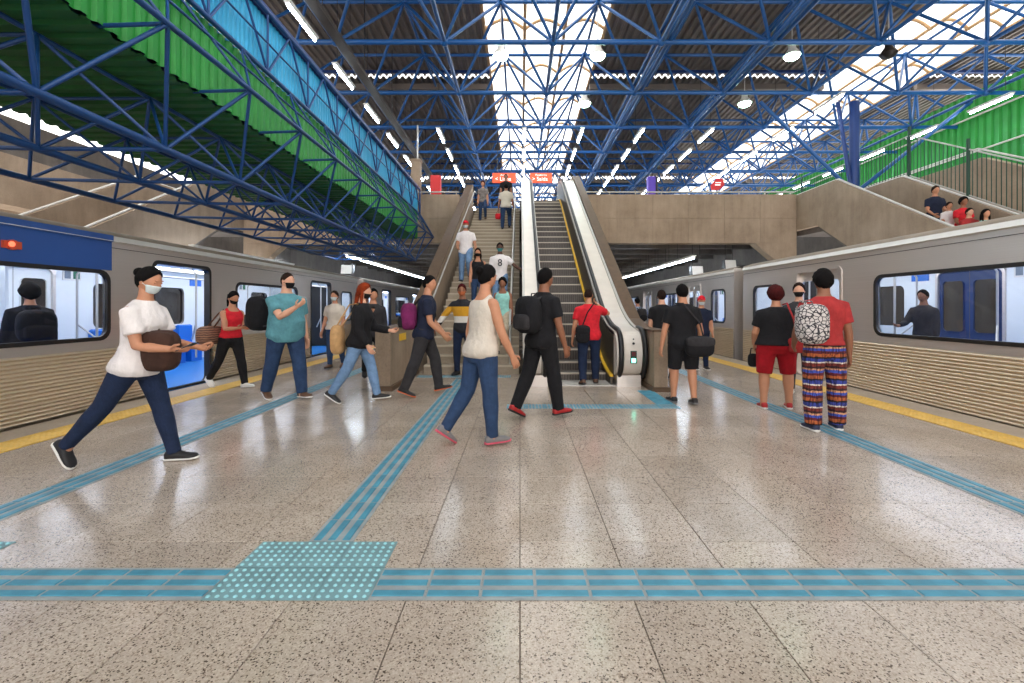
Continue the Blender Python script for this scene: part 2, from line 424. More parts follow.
# ================================================================== SIDE RAMP STAIRS
def ramp(s, nm):
    top = [(17.45, 5.5), (14.95, 5.48)]
    y = 5.4; top.append((y, 5.48 - 0.571 * (14.95 - y)))
    bot = [(5.6, -1.45), (14.4, 3.24), (15.85, 4.15), (17.45, 4.19)]
    for xw, dz, wn_ in ((10.35, 0.0, 'near'), (12.5, 0.1, 'far')):
        b = MB(); b.prism([(y, z + dz) for y, z in top] + [(y, z + dz) for y, z in bot], 'x', min(s * xw, s * (xw + 0.22)), max(s * xw, s * (xw + 0.22)))
        o = struct(b.obj('wall_ramp_%s_%s' % (nm, wn_), M_conc))
        b = MB(); b.tube([(s * (xw + 0.11), y, z + dz + 0.03) for y, z in top], 0.03, 6)
        b.obj('handrail', M_white, o)
    e = empty('ramp_stairs', (s * 11.5, 5.4, 0), kind='structure', label='concrete stairs between the parapets beyond the %s train' % nm)
    b = MB(); b.prism([(y - 5.4, z + 0.3) for y, z in bot] + [(17.45 - 5.4, 4.0), (15.85 - 5.4, 3.95), (14.4 - 5.4, 3.0), (0.2, -1.7)], 'x', -0.93, 0.98); b.obj('stair_soffit', M_concd, e)
    q = MB(); q.box(-0.9, 0.9, 0, 0.55, -0.3, 0); me = q.mesh('step', M_concs)
    z = 4.25; y = 14.95; k = 0
    while z > -1.0:
        link('step', me, e, (0, y - 5.4 - 0.3 * k, z)); z -= 0.171; k += 1
    b = MB(); b.box(-0.9, 0.9, 9.8, 12.0, 4.0, 4.3); b.obj('landing', M_concs, e)
ramp(-1, 'left'); ramp(1, 'right')
for s, nm in ((-1, 'left'), (1, 'right')):
    b = MB(); b.prism([(46, -1.5), (46, 4.6), (15.85, 4.6), (14.4, 3.7), (8, 0.1), (8, -1.5)], 'x', min(s * 12.74, s * 12.9), max(s * 12.74, s * 12.9)); struct(b.obj('wall_under_ramp_%s' % nm, M_concd))

# fence on the far side of the right ramp
fe = empty('fence', (13.0, 15.2, 5.3), label='dark green barred fence climbing beside the right ramp', cat='fence')
def fz(y): return (5.58 - 0.571 * max(0, 15.2 - y)) - 5.3
for y in (24, 21, 18.0, 15.2, 13.2, 11.6): bar('post', (0, y - 15.2, fz(y) - 0.1), (0, y - 15.2, fz(y) + 1.75), 0.045, M_dgreen, fe)
y = 10.6
while y < 24: bar('picket', (0, y - 15.2, fz(y) + 0.1), (0, y - 15.2, fz(y) + 1.45), 0.012, M_dgreen, fe, 5); y += 0.13
for dz in (0.12, 1.45):
    bar('rail', (0, -4.6, fz(10.6) + dz), (0, 0, fz(15.2) + dz), 0.022, M_rail, fe); bar('rail', (0, 0, fz(15.2) + dz), (0, 9, fz(24) + dz), 0.022, M_rail, fe)
b = MB(); b.prism([(24, 6.3), (15.2, 6.3), (6, 1.2), (6, 0), (24, 0)], 'x', 15.4, 15.7); struct(b.obj('wall_walkway_right', M_conc))
b = MB(); b.tube([(15.3, 24, 6.6), (15.3, 15.2, 6.6), (15.3, 6, 1.5)], 0.03, 6); tag(b.obj('handrail', M_rail), 'pale handrail on the walkway wall behind the green fence', 'railing')

# ================================================================== CORRUGATED SHEETS
def corr(name, mat, parent, o, u, v, n, L, pitch, depth, H=None):
    """trapezoid sheet: origin o, run direction u over L, extent vector v, corrugation along n"""
    o, u, v, n = Vector(o), Vector(u), Vector(v), Vector(n)
    prof = []; t = 0.0
    while t < L - 1e-6:
        for a, d in ((0, 0), (0.3, 0), (0.45, 1), (0.85, 1)):
            if t + a * pitch <= L: prof.append((t + a * pitch, d * depth))
        t += pitch
    prof.append((L, 0))
    A = [o + u * a + n * d for a, d in prof]; k = len(A)
    b = MB(); b.add(A + [p + v for p in A], [(i, i + 1, i + 1 + k, i + k) for i in range(k - 1)])
    ob = b.obj(name, mat, parent, fix=False); return ob

# green cladding far right
e = empty('green_cladding', (18, 0, 0), label='bright green corrugated cladding wall behind the right ramp', cat='cladding')
corr('sheet', M_green, e, (0, 4, 4.6), (0, 1, 0), (0, 0, 5.2), (-1, 0, 0), 42, 0.3, 0.07)
for z in (6.2, 7.4, 8.8): bar('rail', (-0.15, 4, z), (-0.15, 46, z), 0.035, M_rail, e)

# ================================================================== MAIN ROOF: SPACE FRAME
PXc, f_px = 520, 455.0
ZL, ZU = 8.7, 10.83
LX = [0.92 + 3.03 * k for k in range(-3, 9)]; LY = [3.7 + 3.0 * k for k in range(0, 18)]
UX = [0.92 + 3.03 * (k + 0.5) for k in range(-3, 8)]; UY = [5.2 + 3.0 * k for k in range(0, 17)]
sf = empty('roof_space_frame', (0, 3.7, ZL), label='blue tubular steel space frame carrying the station roof', cat='space frame')
chords, diags = [], []
for y in LY:
    for i in range(len(LX) - 1): chords.append(((LX[i], y, ZL), (LX[i + 1], y, ZL), 0.072))
for x in LX:
    for j in range(len(LY) - 1): chords.append(((x, LY[j], ZL), (x, LY[j + 1], ZL), 0.06))
for k in (4, 5):          # doubled chords along the roof
    x = LX[k]
    for j in range(len(LY) - 1): chords.append(((x + 0.22, LY[j], ZL + 0.05), (x + 0.22, LY[j + 1], ZL + 0.05), 0.06)); chords.append(((x - 0.02, LY[j], ZL + 0.28), (x - 0.02, LY[j + 1], ZL + 0.28), 0.055))
for y in UY:
    for i in range(len(UX) - 1): chords.append(((UX[i], y, ZU), (UX[i + 1], y, ZU), 0.06))
for x in UX:
    for j in range(len(UY) - 1): chords.append(((x, UY[j], ZU), (x, UY[j + 1], ZU), 0.05))
for x in UX:
    for y in UY:
        for dx in (-1.515, 1.515):
            for dy in (-1.5, 1.5): diags.append(((x, y, ZU), (x + dx, y + dy, ZL), 0.048))
def seen_size(m):
    (a, bb, r) = m; c = [(a[i] + bb[i]) / 2 for i in range(3)]
    if c[1] < 1: return 0
    px = PXc + f_px * c[0] / c[1]; py = 307 - f_px * (c[2] - 1.31) / c[1]
    if px < 240 or px > 1080 or py < -60: return 0
    return r / c[1]
def frame_parts(parent, base, members, name, mat, limit):
    ms = sorted(members, key=seen_size, reverse=True)
    bb = Vector(base)
    for a, c, r in ms[:limit]: bar(name, Vector(a) - bb, Vector(c) - bb, r, mat, parent, 8)
    if ms[limit:]:
        q = MB()
        for a, c, r in ms[limit:]: q.tube([Vector(a) - bb, Vector(c) - bb], r, 6, cap=False)
        o = q.obj('far_' + name + 's', mat, parent, fix=False); o['kind'] = 'stuff'
frame_parts(sf, (0, 3.7, ZL), chords, 'chord', M_blue, 300)
frame_parts(sf, (0, 3.7, ZL), diags, 'diagonal', M_blue, 300)
q = MB(); q.ellipsoid((0, 0, 0), (0.13, 0.13, 0.11), 0, 8, 6); me = q.mesh('node_ball', M_blue)
nb = MB()
for x in LX:
    for y in LY:
        if 9 < y < 22: link('node_ball', me, sf, (x, y - 3.7, 0))
for x in UX:
    for y in UY:
        if 9 < y < 20: link('node_ball', me, sf, (x, y - 3.7, ZU - ZL))

# roof deck
SKX = [(-13.2, -9.2), (-1.25, 3.0), (13.1, 17.1)]
deck = empty('ceiling', kind='structure', label='grey corrugated sheet roof with skylight bands')
def deckstrip(x0, x1, y0, y1, z):
    corr('roof_sheet', M_deck, deck, (x0, y0, z), (1, 0, 0), (0, y1 - y0, 0), (0, 0, 1), x1 - x0, 0.27, 0.09)
xe = [-19] + [v for p in SKX for v in p] + [29]
for i in range(0, len(xe), 2):
    for y0, y1, z in ((-16, 19.3, 11.1), (19.27, 34, 11.0), (34.2, 61, 10.9)): deckstrip(xe[i], xe[i + 1], y0, y1, z)
for y in (19.6, 34.3):
    for i in range(0, len(xe), 2):
        b = MB(); b.box(xe[i], xe[i + 1], y, y + 0.16, 10.7, 10.93); b.obj('purlin', M_deck, deck)
for k in range(8):
    y = 6.7 + 6 * k
    for i in range(0, len(xe), 2):
        b = MB(); b.box(xe[i], xe[i + 1], y, y + 0.1, 10.95, 11.05); b.obj('purlin', M_dblue, deck)
# skylights: three barrel vaults of translucent panels per band
for (x0, x1), lab in zip(SKX, ('over the left track', 'over the stairs and escalator', 'over the right ramp')):
    e = empty('skylight', ((x0 + x1) / 2, 4, 11.1), label='translucent barrel vault skylight band ' + lab, cat='skylight')
    wv = (x1 - x0) / 3; n = 8
    arc = [(-wv / 2 + wv * i / n, 0.34 * math.sin(PI * i / n)) for i in range(n + 1)]
    q = MB(); k = n + 1
    q.add([(x, 0, z) for x, z in arc] + [(x, 3.0, z) for x, z in arc], [(i, i + 1, i + 1 + k, i + k) for i in range(n)], 0, True); me_p = q.mesh('pane', M_sky, False)
    q = MB(); q.tube([(x, 0, z - 0.02) for x, z in arc], 0.06, 6); me_r = q.mesh('arch_rib', M_skyrib)
    for v in range(3):
        xc = -(x1 - x0) / 2 + wv * (v + 0.5)
        for j in range(-6, 18):
            link('pane', me_p, e, (xc, 3.0 * j, 0)); link('arch_rib', me_r, e, (xc, 3.0 * j, 0))
    for v in range(4):
        xc = -(x1 - x0) / 2 + wv * v
        bar('divider', (xc, -18, 0), (xc, 56, 0), 0.06, M_skyrib, e)

# tree column on the right
e = empty('tree_column', (12.05, 16.4, 4.1), label='blue steel column with two raking struts above the right ramp', cat='column')
bar('shaft', (0, 0, 0), (0, 0, 4.6), 0.16, M_dblue, e, 12)
bar('strut', (0, 0, 1.3), (-3.4, 0, 4.6), 0.07, M_blue, e); bar('strut', (0, 0, 1.3), (4.2, 0, 4.6), 0.07, M_blue, e); bar('strut', (-0.1, 0, 1.3), (-0.6, 0.0, 4.6), 0.07, M_dblue, e)

# ================================================================== LAMPS
q = MB(); q.tube([(0, -0.68, 0), (0, 0.68, 0)], 0.032, 8); me_tube = q.mesh('tube', M_tube)
q = MB(); q.prism([(-0.05, 0.03), (0.05, 0.03), (0.09, 0.1), (-0.09, 0.1)], 'y', -0.72, 0.72); me_hous = q.mesh('housing', M_white)
q = MB(); q.tube([(0, 0, 0.1), (0, 0, 1)], 0.008, 5); me_hang = q.mesh('hanger', M_bframe)
ORD = ['nearest', 'second nearest', 'third nearest', 'fourth nearest', 'fifth nearest', 'sixth nearest', 'seventh nearest', 'eighth nearest', 'ninth nearest', 'tenth nearest', 'eleventh nearest', 'twelfth nearest', 'thirteenth nearest', 'fourteenth nearest']
def tube_lamp(x, y, z, label, group, hang=2.95):
    e = empty('hanging_tube_lamp', (x, y, z), label=label, cat='lamp', group=group)
    link('tube', me_tube, e); link('housing', me_hous, e)
    if hang:
        for d in (-0.5, 0.5): link('hanger', me_hang, e, (0, d, 0)).scale.z = hang if x != 2.435 else 2.6
for x, y0, y1, st, lab in ((-5.3, -12.5, 30, 2.62, 'above the left footbridge beside the cable tray'), (-3.2, 18.4, 38, 2.3, 'over the mezzanine left of the stairs'), (0.167, 18.4, 38, 2.3, 'over the mezzanine in line with the stairs'),
                           (2.435, 18.4, 38, 2.3, 'over the mezzanine in line with the escalator'), (4.8, 18.4, 38, 2.3, 'over the mezzanine just right of the escalator'), (7.5, 18.4, 38, 2.3, 'over the mezzanine by the purple column'),
                           (10.5, 15.5, 36, 2.7, 'ending above the blue column'), (16.0, 15.5, 36, 2.6, 'nearest the green cladding')):
    y = y0; n = 0
    while y < y1:
        tube_lamp(x, y, 8.2, (ORD[min(n, 13)] if y > 10 else 'overhead') + ' white tube lamp of the row ' + lab, 'tube lamps ' + lab); n += y > 10; y += st
for x in (-2.1, 0.9, 3.95):           # unseen extra tube rows, added as fill light for the near platform
    for k in range(7): tube_lamp(x, -12 + 3.2 * k, 8.2, 'white fluorescent fill tube lamp added out of view high above the near platform', 'added fill tube lamps above the near platform')
for x, z, ya, yb, lab in ((6.0, 3.0, 16.4, 36, 'under the mezzanine above the right train'), (-6.0, 3.08, 16.4, 36, 'under the mezzanine above the left train'), (-9.3, 2.98, 13.6, 18.4, 'above the left train under the ramp')):
    y = ya; n = 0
    while y < yb: tube_lamp(x, y, z, ORD[min(n, 13)] + ' white tube lamp of the line ' + lab, 'tube lamps ' + lab, 1.32 if y > 17.5 else 0.0); y += 1.44; n += 1
# cable tray beside the left row
b = MB(); b.box(-4.88, -4.68, -12, 40, 8.3, 8.34); b.box(-4.9, -4.88, -12, 40, 8.3, 8.4); b.box(-4.68, -4.66, -12, 40, 8.3, 8.4)
ct = tag(b.obj('cable_tray', M_dsteel), 'long dark cable tray hanging beside the left lamp row', 'cable tray')
for k in range(18): bar('hanger', (-4.78, -10 + 3 * k, 8.4), (-4.78, -10 + 3 * k, 10.9), 0.015, M_bframe, ct)

# pendant high-bay lamps
def pendant(x, y, z, label, lit=True):
    e = empty('pendant_lamp', (x, y, z), label=label, cat='lamp', group='pendant lamps')
    bar('rod', (0, 0, 0.3), (0, 0, ZU - z), 0.018, M_rail, e, 6)
    prof = [(0.05, 0.42), (0.1, 0.38), (0.11, 0.22), (0.17, 0.14), (0.24, 0.02), (0.245, 0.0)]
    q = MB(); q.loft([[(r * math.cos(2 * PI * k / 16), r * math.sin(2 * PI * k / 16), zz) for k in range(16)] for r, zz in prof]); q.obj('shade', M_white if lit else M_dsteel, e)
    q = MB(); q.loft([[(r * math.cos(2 * PI * k / 16), r * math.sin(2 * PI * k / 16), zz) for k in range(16)] for r, zz in ((0.235, -0.005), (0.19, -0.08), (0.08, -0.13))]); q.obj('bulb', M_bay if lit else M_bframe, e)
pendant(-0.6, 14.2, 9.15, 'lit white pendant lamp at the left of the central skylight')
pendant(2.43, 14.2, 9.15, 'lit white pendant lamp at the right of the central skylight, nearer one')
pendant(2.43, 17.2, 9.0, 'lit white pendant lamp at the right of the central skylight, farther one')
pendant(8.49, 14.2, 9.15, 'lit pendant lamp under the grey roof right of the skylight, nearer one')
pendant(8.49, 17.2, 9.0, 'lit pendant lamp under the grey roof right of the skylight, farther one')
pendant(11.5, 14.2, 9.2, 'unlit dark pendant lamp near the right skylight', False)

# ================================================================== LEFT FOOTBRIDGE TRUSS
KB = 1.275; Y0 = 4.16 - KB * 5; NB = 15
fb = empty('footbridge', (-3.22, Y0, 2.97), label='blue truss footbridge with green and cyan corrugated cladding over the left train', cat='footbridge')
base = Vector((-3.22, Y0, 2.97))
YE = Y0 + KB * NB
ch, dg = [], []
tc = [Y0 + KB * k for k in range(NB + 1)]; te = [Y0 + KB * (k + 0.5) for k in range(NB)]
TX = [(-3.22, 3.90), (-4.42, 3.80), (-5.8, 3.80)]; BX = [(-3.74, 2.97), (-5.08, 2.98), (-6.55, 3.02)]
for (x, z), r in zip(TX, (0.03, 0.025, 0.025)):
    for k in range(NB): ch.append(((x, tc[k], z), (x, tc[k + 1], z), r))
for (x, z), r in zip(BX, (0.042, 0.042, 0.042)):
    for k in range(NB - 1): ch.append(((x, te[k], z), (x, te[k + 1], z), r))
for x, z, r in ((-3.72, 4.76, 0.034), (-3.72, 5.65, 0.036), (-3.72, 5.2, 0.014), (-3.46, 4.33, 0.016)):
    for k in range(NB): ch.append(((x, tc[k], z), (x, tc[k + 1], z), r))
for k in range(NB + 1):
    ch.append(((-3.22, tc[k], 3.9), (-3.9, tc[k], 3.88), 0.02))
    for i in (1,): ch.append(((TX[i][0], tc[k], TX[i][1]), (TX[i + 1][0], tc[k], TX[i + 1][1]), 0.02))
for k in range(NB):
    for i in range(2): ch.append(((BX[i][0], te[k], BX[i][1]), (BX[i + 1][0], te[k], BX[i + 1][1]), 0.024))
    for i in range(3):
        for kk in (k, k + 1):
            dg.append(((BX[i][0], te[k], BX[i][1]), (TX[i][0], tc[kk], TX[i][1]), 0.021))
            if i < 2: dg.append(((BX[i][0], te[k], BX[i][1]), (TX[i + 1][0], tc[kk], TX[i + 1][1]), 0.019))
    dg.append(((-3.72, tc[k], 4.76), (-3.72, te[k], 5.65), 0.018)); dg.append(((-3.72, te[k], 5.65), (-3.72, tc[k + 1], 4.76), 0.018)); ch.append(((-3.72, tc[k], 4.76), (-3.72, tc[k], 5.65), 0.016))
    dg.append(((-3.22, tc[k], 3.9), (-3.72, te[k], 4.76), 0.016)); dg.append(((-3.72, te[k], 4.76), (-3.22, tc[k + 1], 3.9), 0.016))
ch.append(((-3.22, YE, 3.9), (-3.72, YE, 4.76), 0.03)); ch.append(((-3.72, YE, 4.76), (-3.72, YE, 5.65), 0.03))
for a, c, r in ch: bar('chord', Vector(a) - base, Vector(c) - base, r, M_blue_shade, fb, 8)
for a, c, r in dg: bar('diagonal', Vector(a) - base, Vector(c) - base, r, M_blue_shade, fb, 6)
corr('green_sheet', M_green, fb, Vector((-3.83, Y0 - 4, 3.87)) - base, (0, 1, 0), (0, 0, 0.91), (1, 0, 0), YE - Y0 + 4, 0.155, 0.035)
corr('soffit', plain('soffit_shaded_green', (14, 92, 36), 0.6, var=0.15, scale=1.5), fb, Vector((-3.83, Y0 - 4, 3.87)) - base, (0, 1, 0), (-2.72, 0, 0), (0, 0, -1), YE - Y0 + 4, 0.2, 0.03)  # darker than the green sheet: the underside's shade is painted into its colour
corr('cyan_sheet', M_cyan, fb, Vector((-3.81, Y0 - 4, 4.78)) - base, (0, 1, 0), (0, 0, 0.85), (1, 0, 0), YE - Y0 + 4, 0.1, 0.02)
q = MB(); q.box(-6.55, -3.84, Y0 - 4, YE, 4.3, 4.34); q.box(-6.55, -6.5, Y0 - 4, YE, 3.87, 5.3); q.box(-4.0, -3.7, Y0 - 4, YE, 5.68, 5.72); q.obj('deck_casing', M_dblue, fb, -base)

# ================================================================== SIGNS AND SMALL THINGS ON THE MEZZANINE
def text_obj(name, body, size, mat, parent, loc, rot, depth=0.004):
    cu = bpy.data.curves.new(name, 'FONT'); cu.body = body; cu.size = size; cu.extrude = depth; cu.align_x = 'CENTER'; cu.align_y = 'CENTER'
    t = bpy.data.objects.new(name, cu); COL.objects.link(t); bpy.context.view_layer.update()
    me = bpy.data.meshes.new_from_object(t.evaluated_get(bpy.context.evaluated_depsgraph_get())); bpy.data.objects.remove(t)
    me.materials.clear(); me.materials.append(mat)
    o = link(name, me, parent, loc); o.rotation_euler = rot; return o
for px0, px1, lab, l1, l2 in ((492.5, 516, 'orange hanging sign with white lettering above the stairs', 'Acesso', '< Linha'), (530, 552, 'orange hanging sign with white lettering above the escalator', 'Plataforma', '> Saída')):
    Y = 20.2; x0 = (px0 - 520) / 455 * Y; x1 = (px1 - 520) / 455 * Y; z0 = 1.31 + (307 - 182.5) / 455 * Y; z1 = 1.31 + (307 - 173) / 455 * Y
    e = empty('hanging_sign', ((x0 + x1) / 2, Y, z0), label=lab, cat='sign', group='orange hanging signs')
    hw = (x1 - x0) / 2
    q = MB(); q.box(-hw, hw, 0, 0.1, 0, z1 - z0); q.obj('panel', M_sign, e)
    text_obj('lettering', l1, 0.12, M_signw, e, (0, -0.006, (z1 - z0) * 0.78), (H2, 0, 0)); text_obj('lettering', l2, 0.24, M_signw, e, (-0.05, -0.006, (z1 - z0) * 0.36), (H2, 0, 0))
    for d in (-0.3, 0.3): bar('hanger', (d, 0.05, z1 - z0), (d, 0.05, ZU - z0), 0.015, M_bframe, e, 6)
q = MB(); q.box(-0.2, 0.2, -0.12, 0.12, 0, 1.05); q.box(-0.17, 0.17, -0.13, -0.12, 0.03, 1.0)
tag(q.obj('red_box', M_red, None, (-3.36, 18.2, 5.5)), 'plain red cabinet standing on the mezzanine left of the stairs', 'cabinet')
q = MB(); q.box(-0.17, 0.17, -0.17, 0.17, 0, 1.55); q.box(-0.2, 0.2, -0.2, 0.2, 1.55, 1.62)
pc = tag(q.obj('pillar', M_conc, None, (-4.1, 18.0, 5.5)), 'short pale concrete pillar behind the end of the footbridge', 'pillar')
bar('conduit', (0.05, 0, 1.6), (0.05, 0, 3.0), 0.03, M_rail, pc)
q = MB(); q.box(-0.16, 0.16, -0.16, 0.16, 0, 1.65); q.box(-0.13, 0.13, -0.17, -0.16, 0.05, 1.6)
o = tag(q.obj('purple_column', M_purple, None, (5.9, 20.5, 5.5)), 'slim purple panelled column on the mezzanine right of the escalator', 'column')
bar('shaft', (0.25, 0.1, 0), (0.25, 0.1, 1.7), 0.09, M_bframe, o, 10)
hx = [(-0.26, 0), (0.05, 0), (0.3, 0.22), (0.22, 0.5), (-0.05, 0.5), (-0.3, 0.2)]
q = MB(); q.prism(hx, 'y', 0, 0.05); o = tag(q.obj('red_sign', M_red, None, (8.6, 19.8, 6.4)), 'red six-sided sign standing above the right mezzanine beam', 'sign')
q = MB(); q.box(-0.12, 0.12, -0.004, 0, 0.2, 0.24); q.box(-0.1, 0.14, -0.004, 0, 0.3, 0.34); q.obj('lettering', M_signw, o)
bar('post', (0, 0.03, -0.9), (0, 0.03, 0), 0.025, M_rail, o)

# platform monitors under the mezzanine edge
for px, py, lab in ((347, 270, 'pale hanging platform monitor above the left train'), (697, 271, 'pale hanging platform monitor above the right train, nearer the escalator'), (730, 265, 'pale hanging platform monitor above the right train by the concrete bracket')):
    Y = 18.0; e = empty('hanging_monitor', ((px - 520) / 455 * Y, Y, 1.31 + (307 - py) / 455 * Y), label=lab, cat='monitor')
    q = MB(); q.prism([(-0.1, -0.16), (0.2, -0.12), (0.2, 0.2), (-0.02, 0.2)], 'x', -0.24, 0.24); q.obj('housing', M_bframe, e)
    q = MB(); q.prism([(-0.105, -0.15), (-0.095, -0.15), (-0.02, 0.19), (-0.03, 0.19)], 'x', -0.21, 0.21); q.obj('hood', M_white, e)
    for d in (-0.15, 0.15): bar('hanger', (d, 0.1, 0.2), (d, 0.1, 4.3 - e.location.z), 0.015, M_bframe, e, 6)
# ================================================================== STAIRS
SY0, SS = 8.9, 0.51
NST = 33; RS = MEZ / NST; TR = RS / SS
st = empty('staircase', (-0.95, SY0, 0), label='wide concrete staircase with pale nosings rising to the mezzanine', cat='staircase')
q = MB(); q.box(-0.93, 0.93, 0, TR + 0.25, -RS * 1.6, 0, 0); q.box(-0.93, 0.93, -0.012, 0.05, -0.03, 0.004, 1)
me = q.mesh('step', [M_concs, plain('nosing', (196, 182, 160), 0.7)])
for k in range(NST): link('step', me, st, (0, k * TR, (k + 1) * RS))
b = MB(); b.prism([(0.3, 0), (NST * TR, MEZ - 0.3), (NST * TR, MEZ - 0.8), (2.0, 0)], 'x', -0.93, 0.93); b.obj('soffit', M_concd, st)
def sl(y, y0, s): return max(0.0, (y - y0) * s)
# left parapet
pw = empty('wall_stair_left', (-2.13, 7.1, 0), kind='structure', label='brown concrete parapet left of the stairs')
YT = SY0 + MEZ / SS
top = [(7.1, 0.93), (8.7, 0.96), (SY0 + 0.4, 1.12), (YT - 0.3, MEZ + 0.98), (YT, MEZ + 1.0)]
bot = [(YT, MEZ - 0.9), (11.0, 0), (7.1, 0)]
b = MB(); b.prism([(y - 7.1, z) for y, z in top + bot], 'x', -0.13, 0.11); b.obj('parapet', M_conc, pw)
b = MB(); b.box(-0.17, 0.15, -0.04, 1.85, 0, 0.08); b.obj('plinth', M_brown, pw)
b = MB(); b.loft([[(-0.15, y - 7.1, z), (0.13, y - 7.1, z), (0.13, y - 7.1, z + 0.04), (-0.15, y - 7.1, z + 0.04)] for y, z in top], sm=False); b.obj('coping', M_brown, pw)
b = MB(); b.box(0.112, 0.116, 0.5, 0.95, 0.74, 0.86); b.obj('yellow_sticker', M_ystrip, pw)
def rail_line(name, x, dz, parent, off, posts, label=None, cat=None):
    pts = [(x, SY0 - 0.1, dz - 0.02), (x, SY0 + 0.25, dz + 0.12), (x, YT - 0.2, MEZ + dz - 0.08), (x, YT + 0.4, MEZ + dz)]
    b = MB(); b.tube([Vector(p) - Vector(off) for p in pts], 0.024, 8); return b.obj(name, M_rail, parent)
hr = empty('handrail', (-1.97, SY0, 0), label='steel handrail along the left parapet of the stairs', cat='railing')
rail_line('rail', -1.95, 0.85, hr, (-1.97, SY0, 0), 0)
for k in range(8):
    y = 0.6 + k * 1.35; z = y * SS + 0.85
    bar('bracket', (-0.03, y, z - 0.06), (0.02, y, z), 0.012, M_rail, hr, 6)
hr = empty('handrail', (-0.2, SY0, 0), label='steel double handrail between the stairs and the escalator', cat='railing')
for dz in (0.95, 0.6): rail_line('rail', -0.2, dz, hr, (-0.2, SY0, 0), 0)
for k in range(9):
    y = 0.2 + k * 1.3; z = y * SS
    bar('post', (0, y, z - 0.1), (0, y, z + 0.95), 0.02, M_rail, hr, 8)

# ================================================================== ESCALATOR
EY0, EYT, ES = 8.35, 8.35 + MEZ / 0.577, 0.577
es = empty('escalator', (1.02, 7.4, 0), label='escalator with dark ribbed steps, black handrails and white decks', cat='escalator')
EO = Vector((1.02, 7.4, 0))
def smin(a, bb, k):
    h = max(k - abs(a - bb), 0) / k; return min(a, bb) - h * h * k * 0.25
def ez(y): return -smin(-0.0, -smin((y - EY0) * ES, MEZ, 0.5), 0.5) if True else 0
Ypts = [7.62 + 0.2 * k for k in range(60)]
Ypts = [y for y in Ypts if y < EYT + 1.5]
me_step = None
q = MB(); q.box(-0.5, 0.5, 0, 0.55, -0.6, 0, 0); q.box(-0.5, 0.5, -0.006, 0.03, -0.025, 0.004, 1)
for k in range(20): q.box(-0.49 + 0.049 * k + 0.01, -0.49 + 0.049 * k + 0.03, -0.006, 0.0, -0.23, -0.03, 2)
me_step = q.mesh('step', [plain('step_tread', (92, 84, 78), 0.5, 0.3, var=0.2, scale=12), plain('step_nose', (196, 184, 168), 0.45), plain('step_rib', (66, 60, 56), 0.5, 0.3)])
k = 0; y = EY0 - 0.25
while y < EYT + 0.2:
    link('step', me_step, es, (0, y - 7.4, min(ez(y + 0.3), MEZ))); y += 0.4
b = MB(); b.box(-0.62, 0.62, 0.15, 1.0, -0.01, 0.012); b.obj('comb_plate', M_rail, es)
b = MB(); b.box(-0.62, 0.62, EYT + 0.3 - 7.4, EYT + 1.6 - 7.4, MEZ - 0.05, MEZ + 0.01); b.obj('comb_plate', M_rail, es)
def strip(name, mat, x0, x1, z0, z1, ylo=7.62, yhi=99, sm=False):
    b = MB(); rr = []
    for y in Ypts:
        if y < ylo or y > yhi: continue
        z = ez(y); rr.append([(x0 - 1.02, y - 7.4, z + z0), (x1 - 1.02, y - 7.4, z + z0), (x1 - 1.02, y - 7.4, z + z1), (x0 - 1.02, y - 7.4, z + z1)])
    b.loft(rr, sm=False); return b.obj(name, mat, es)
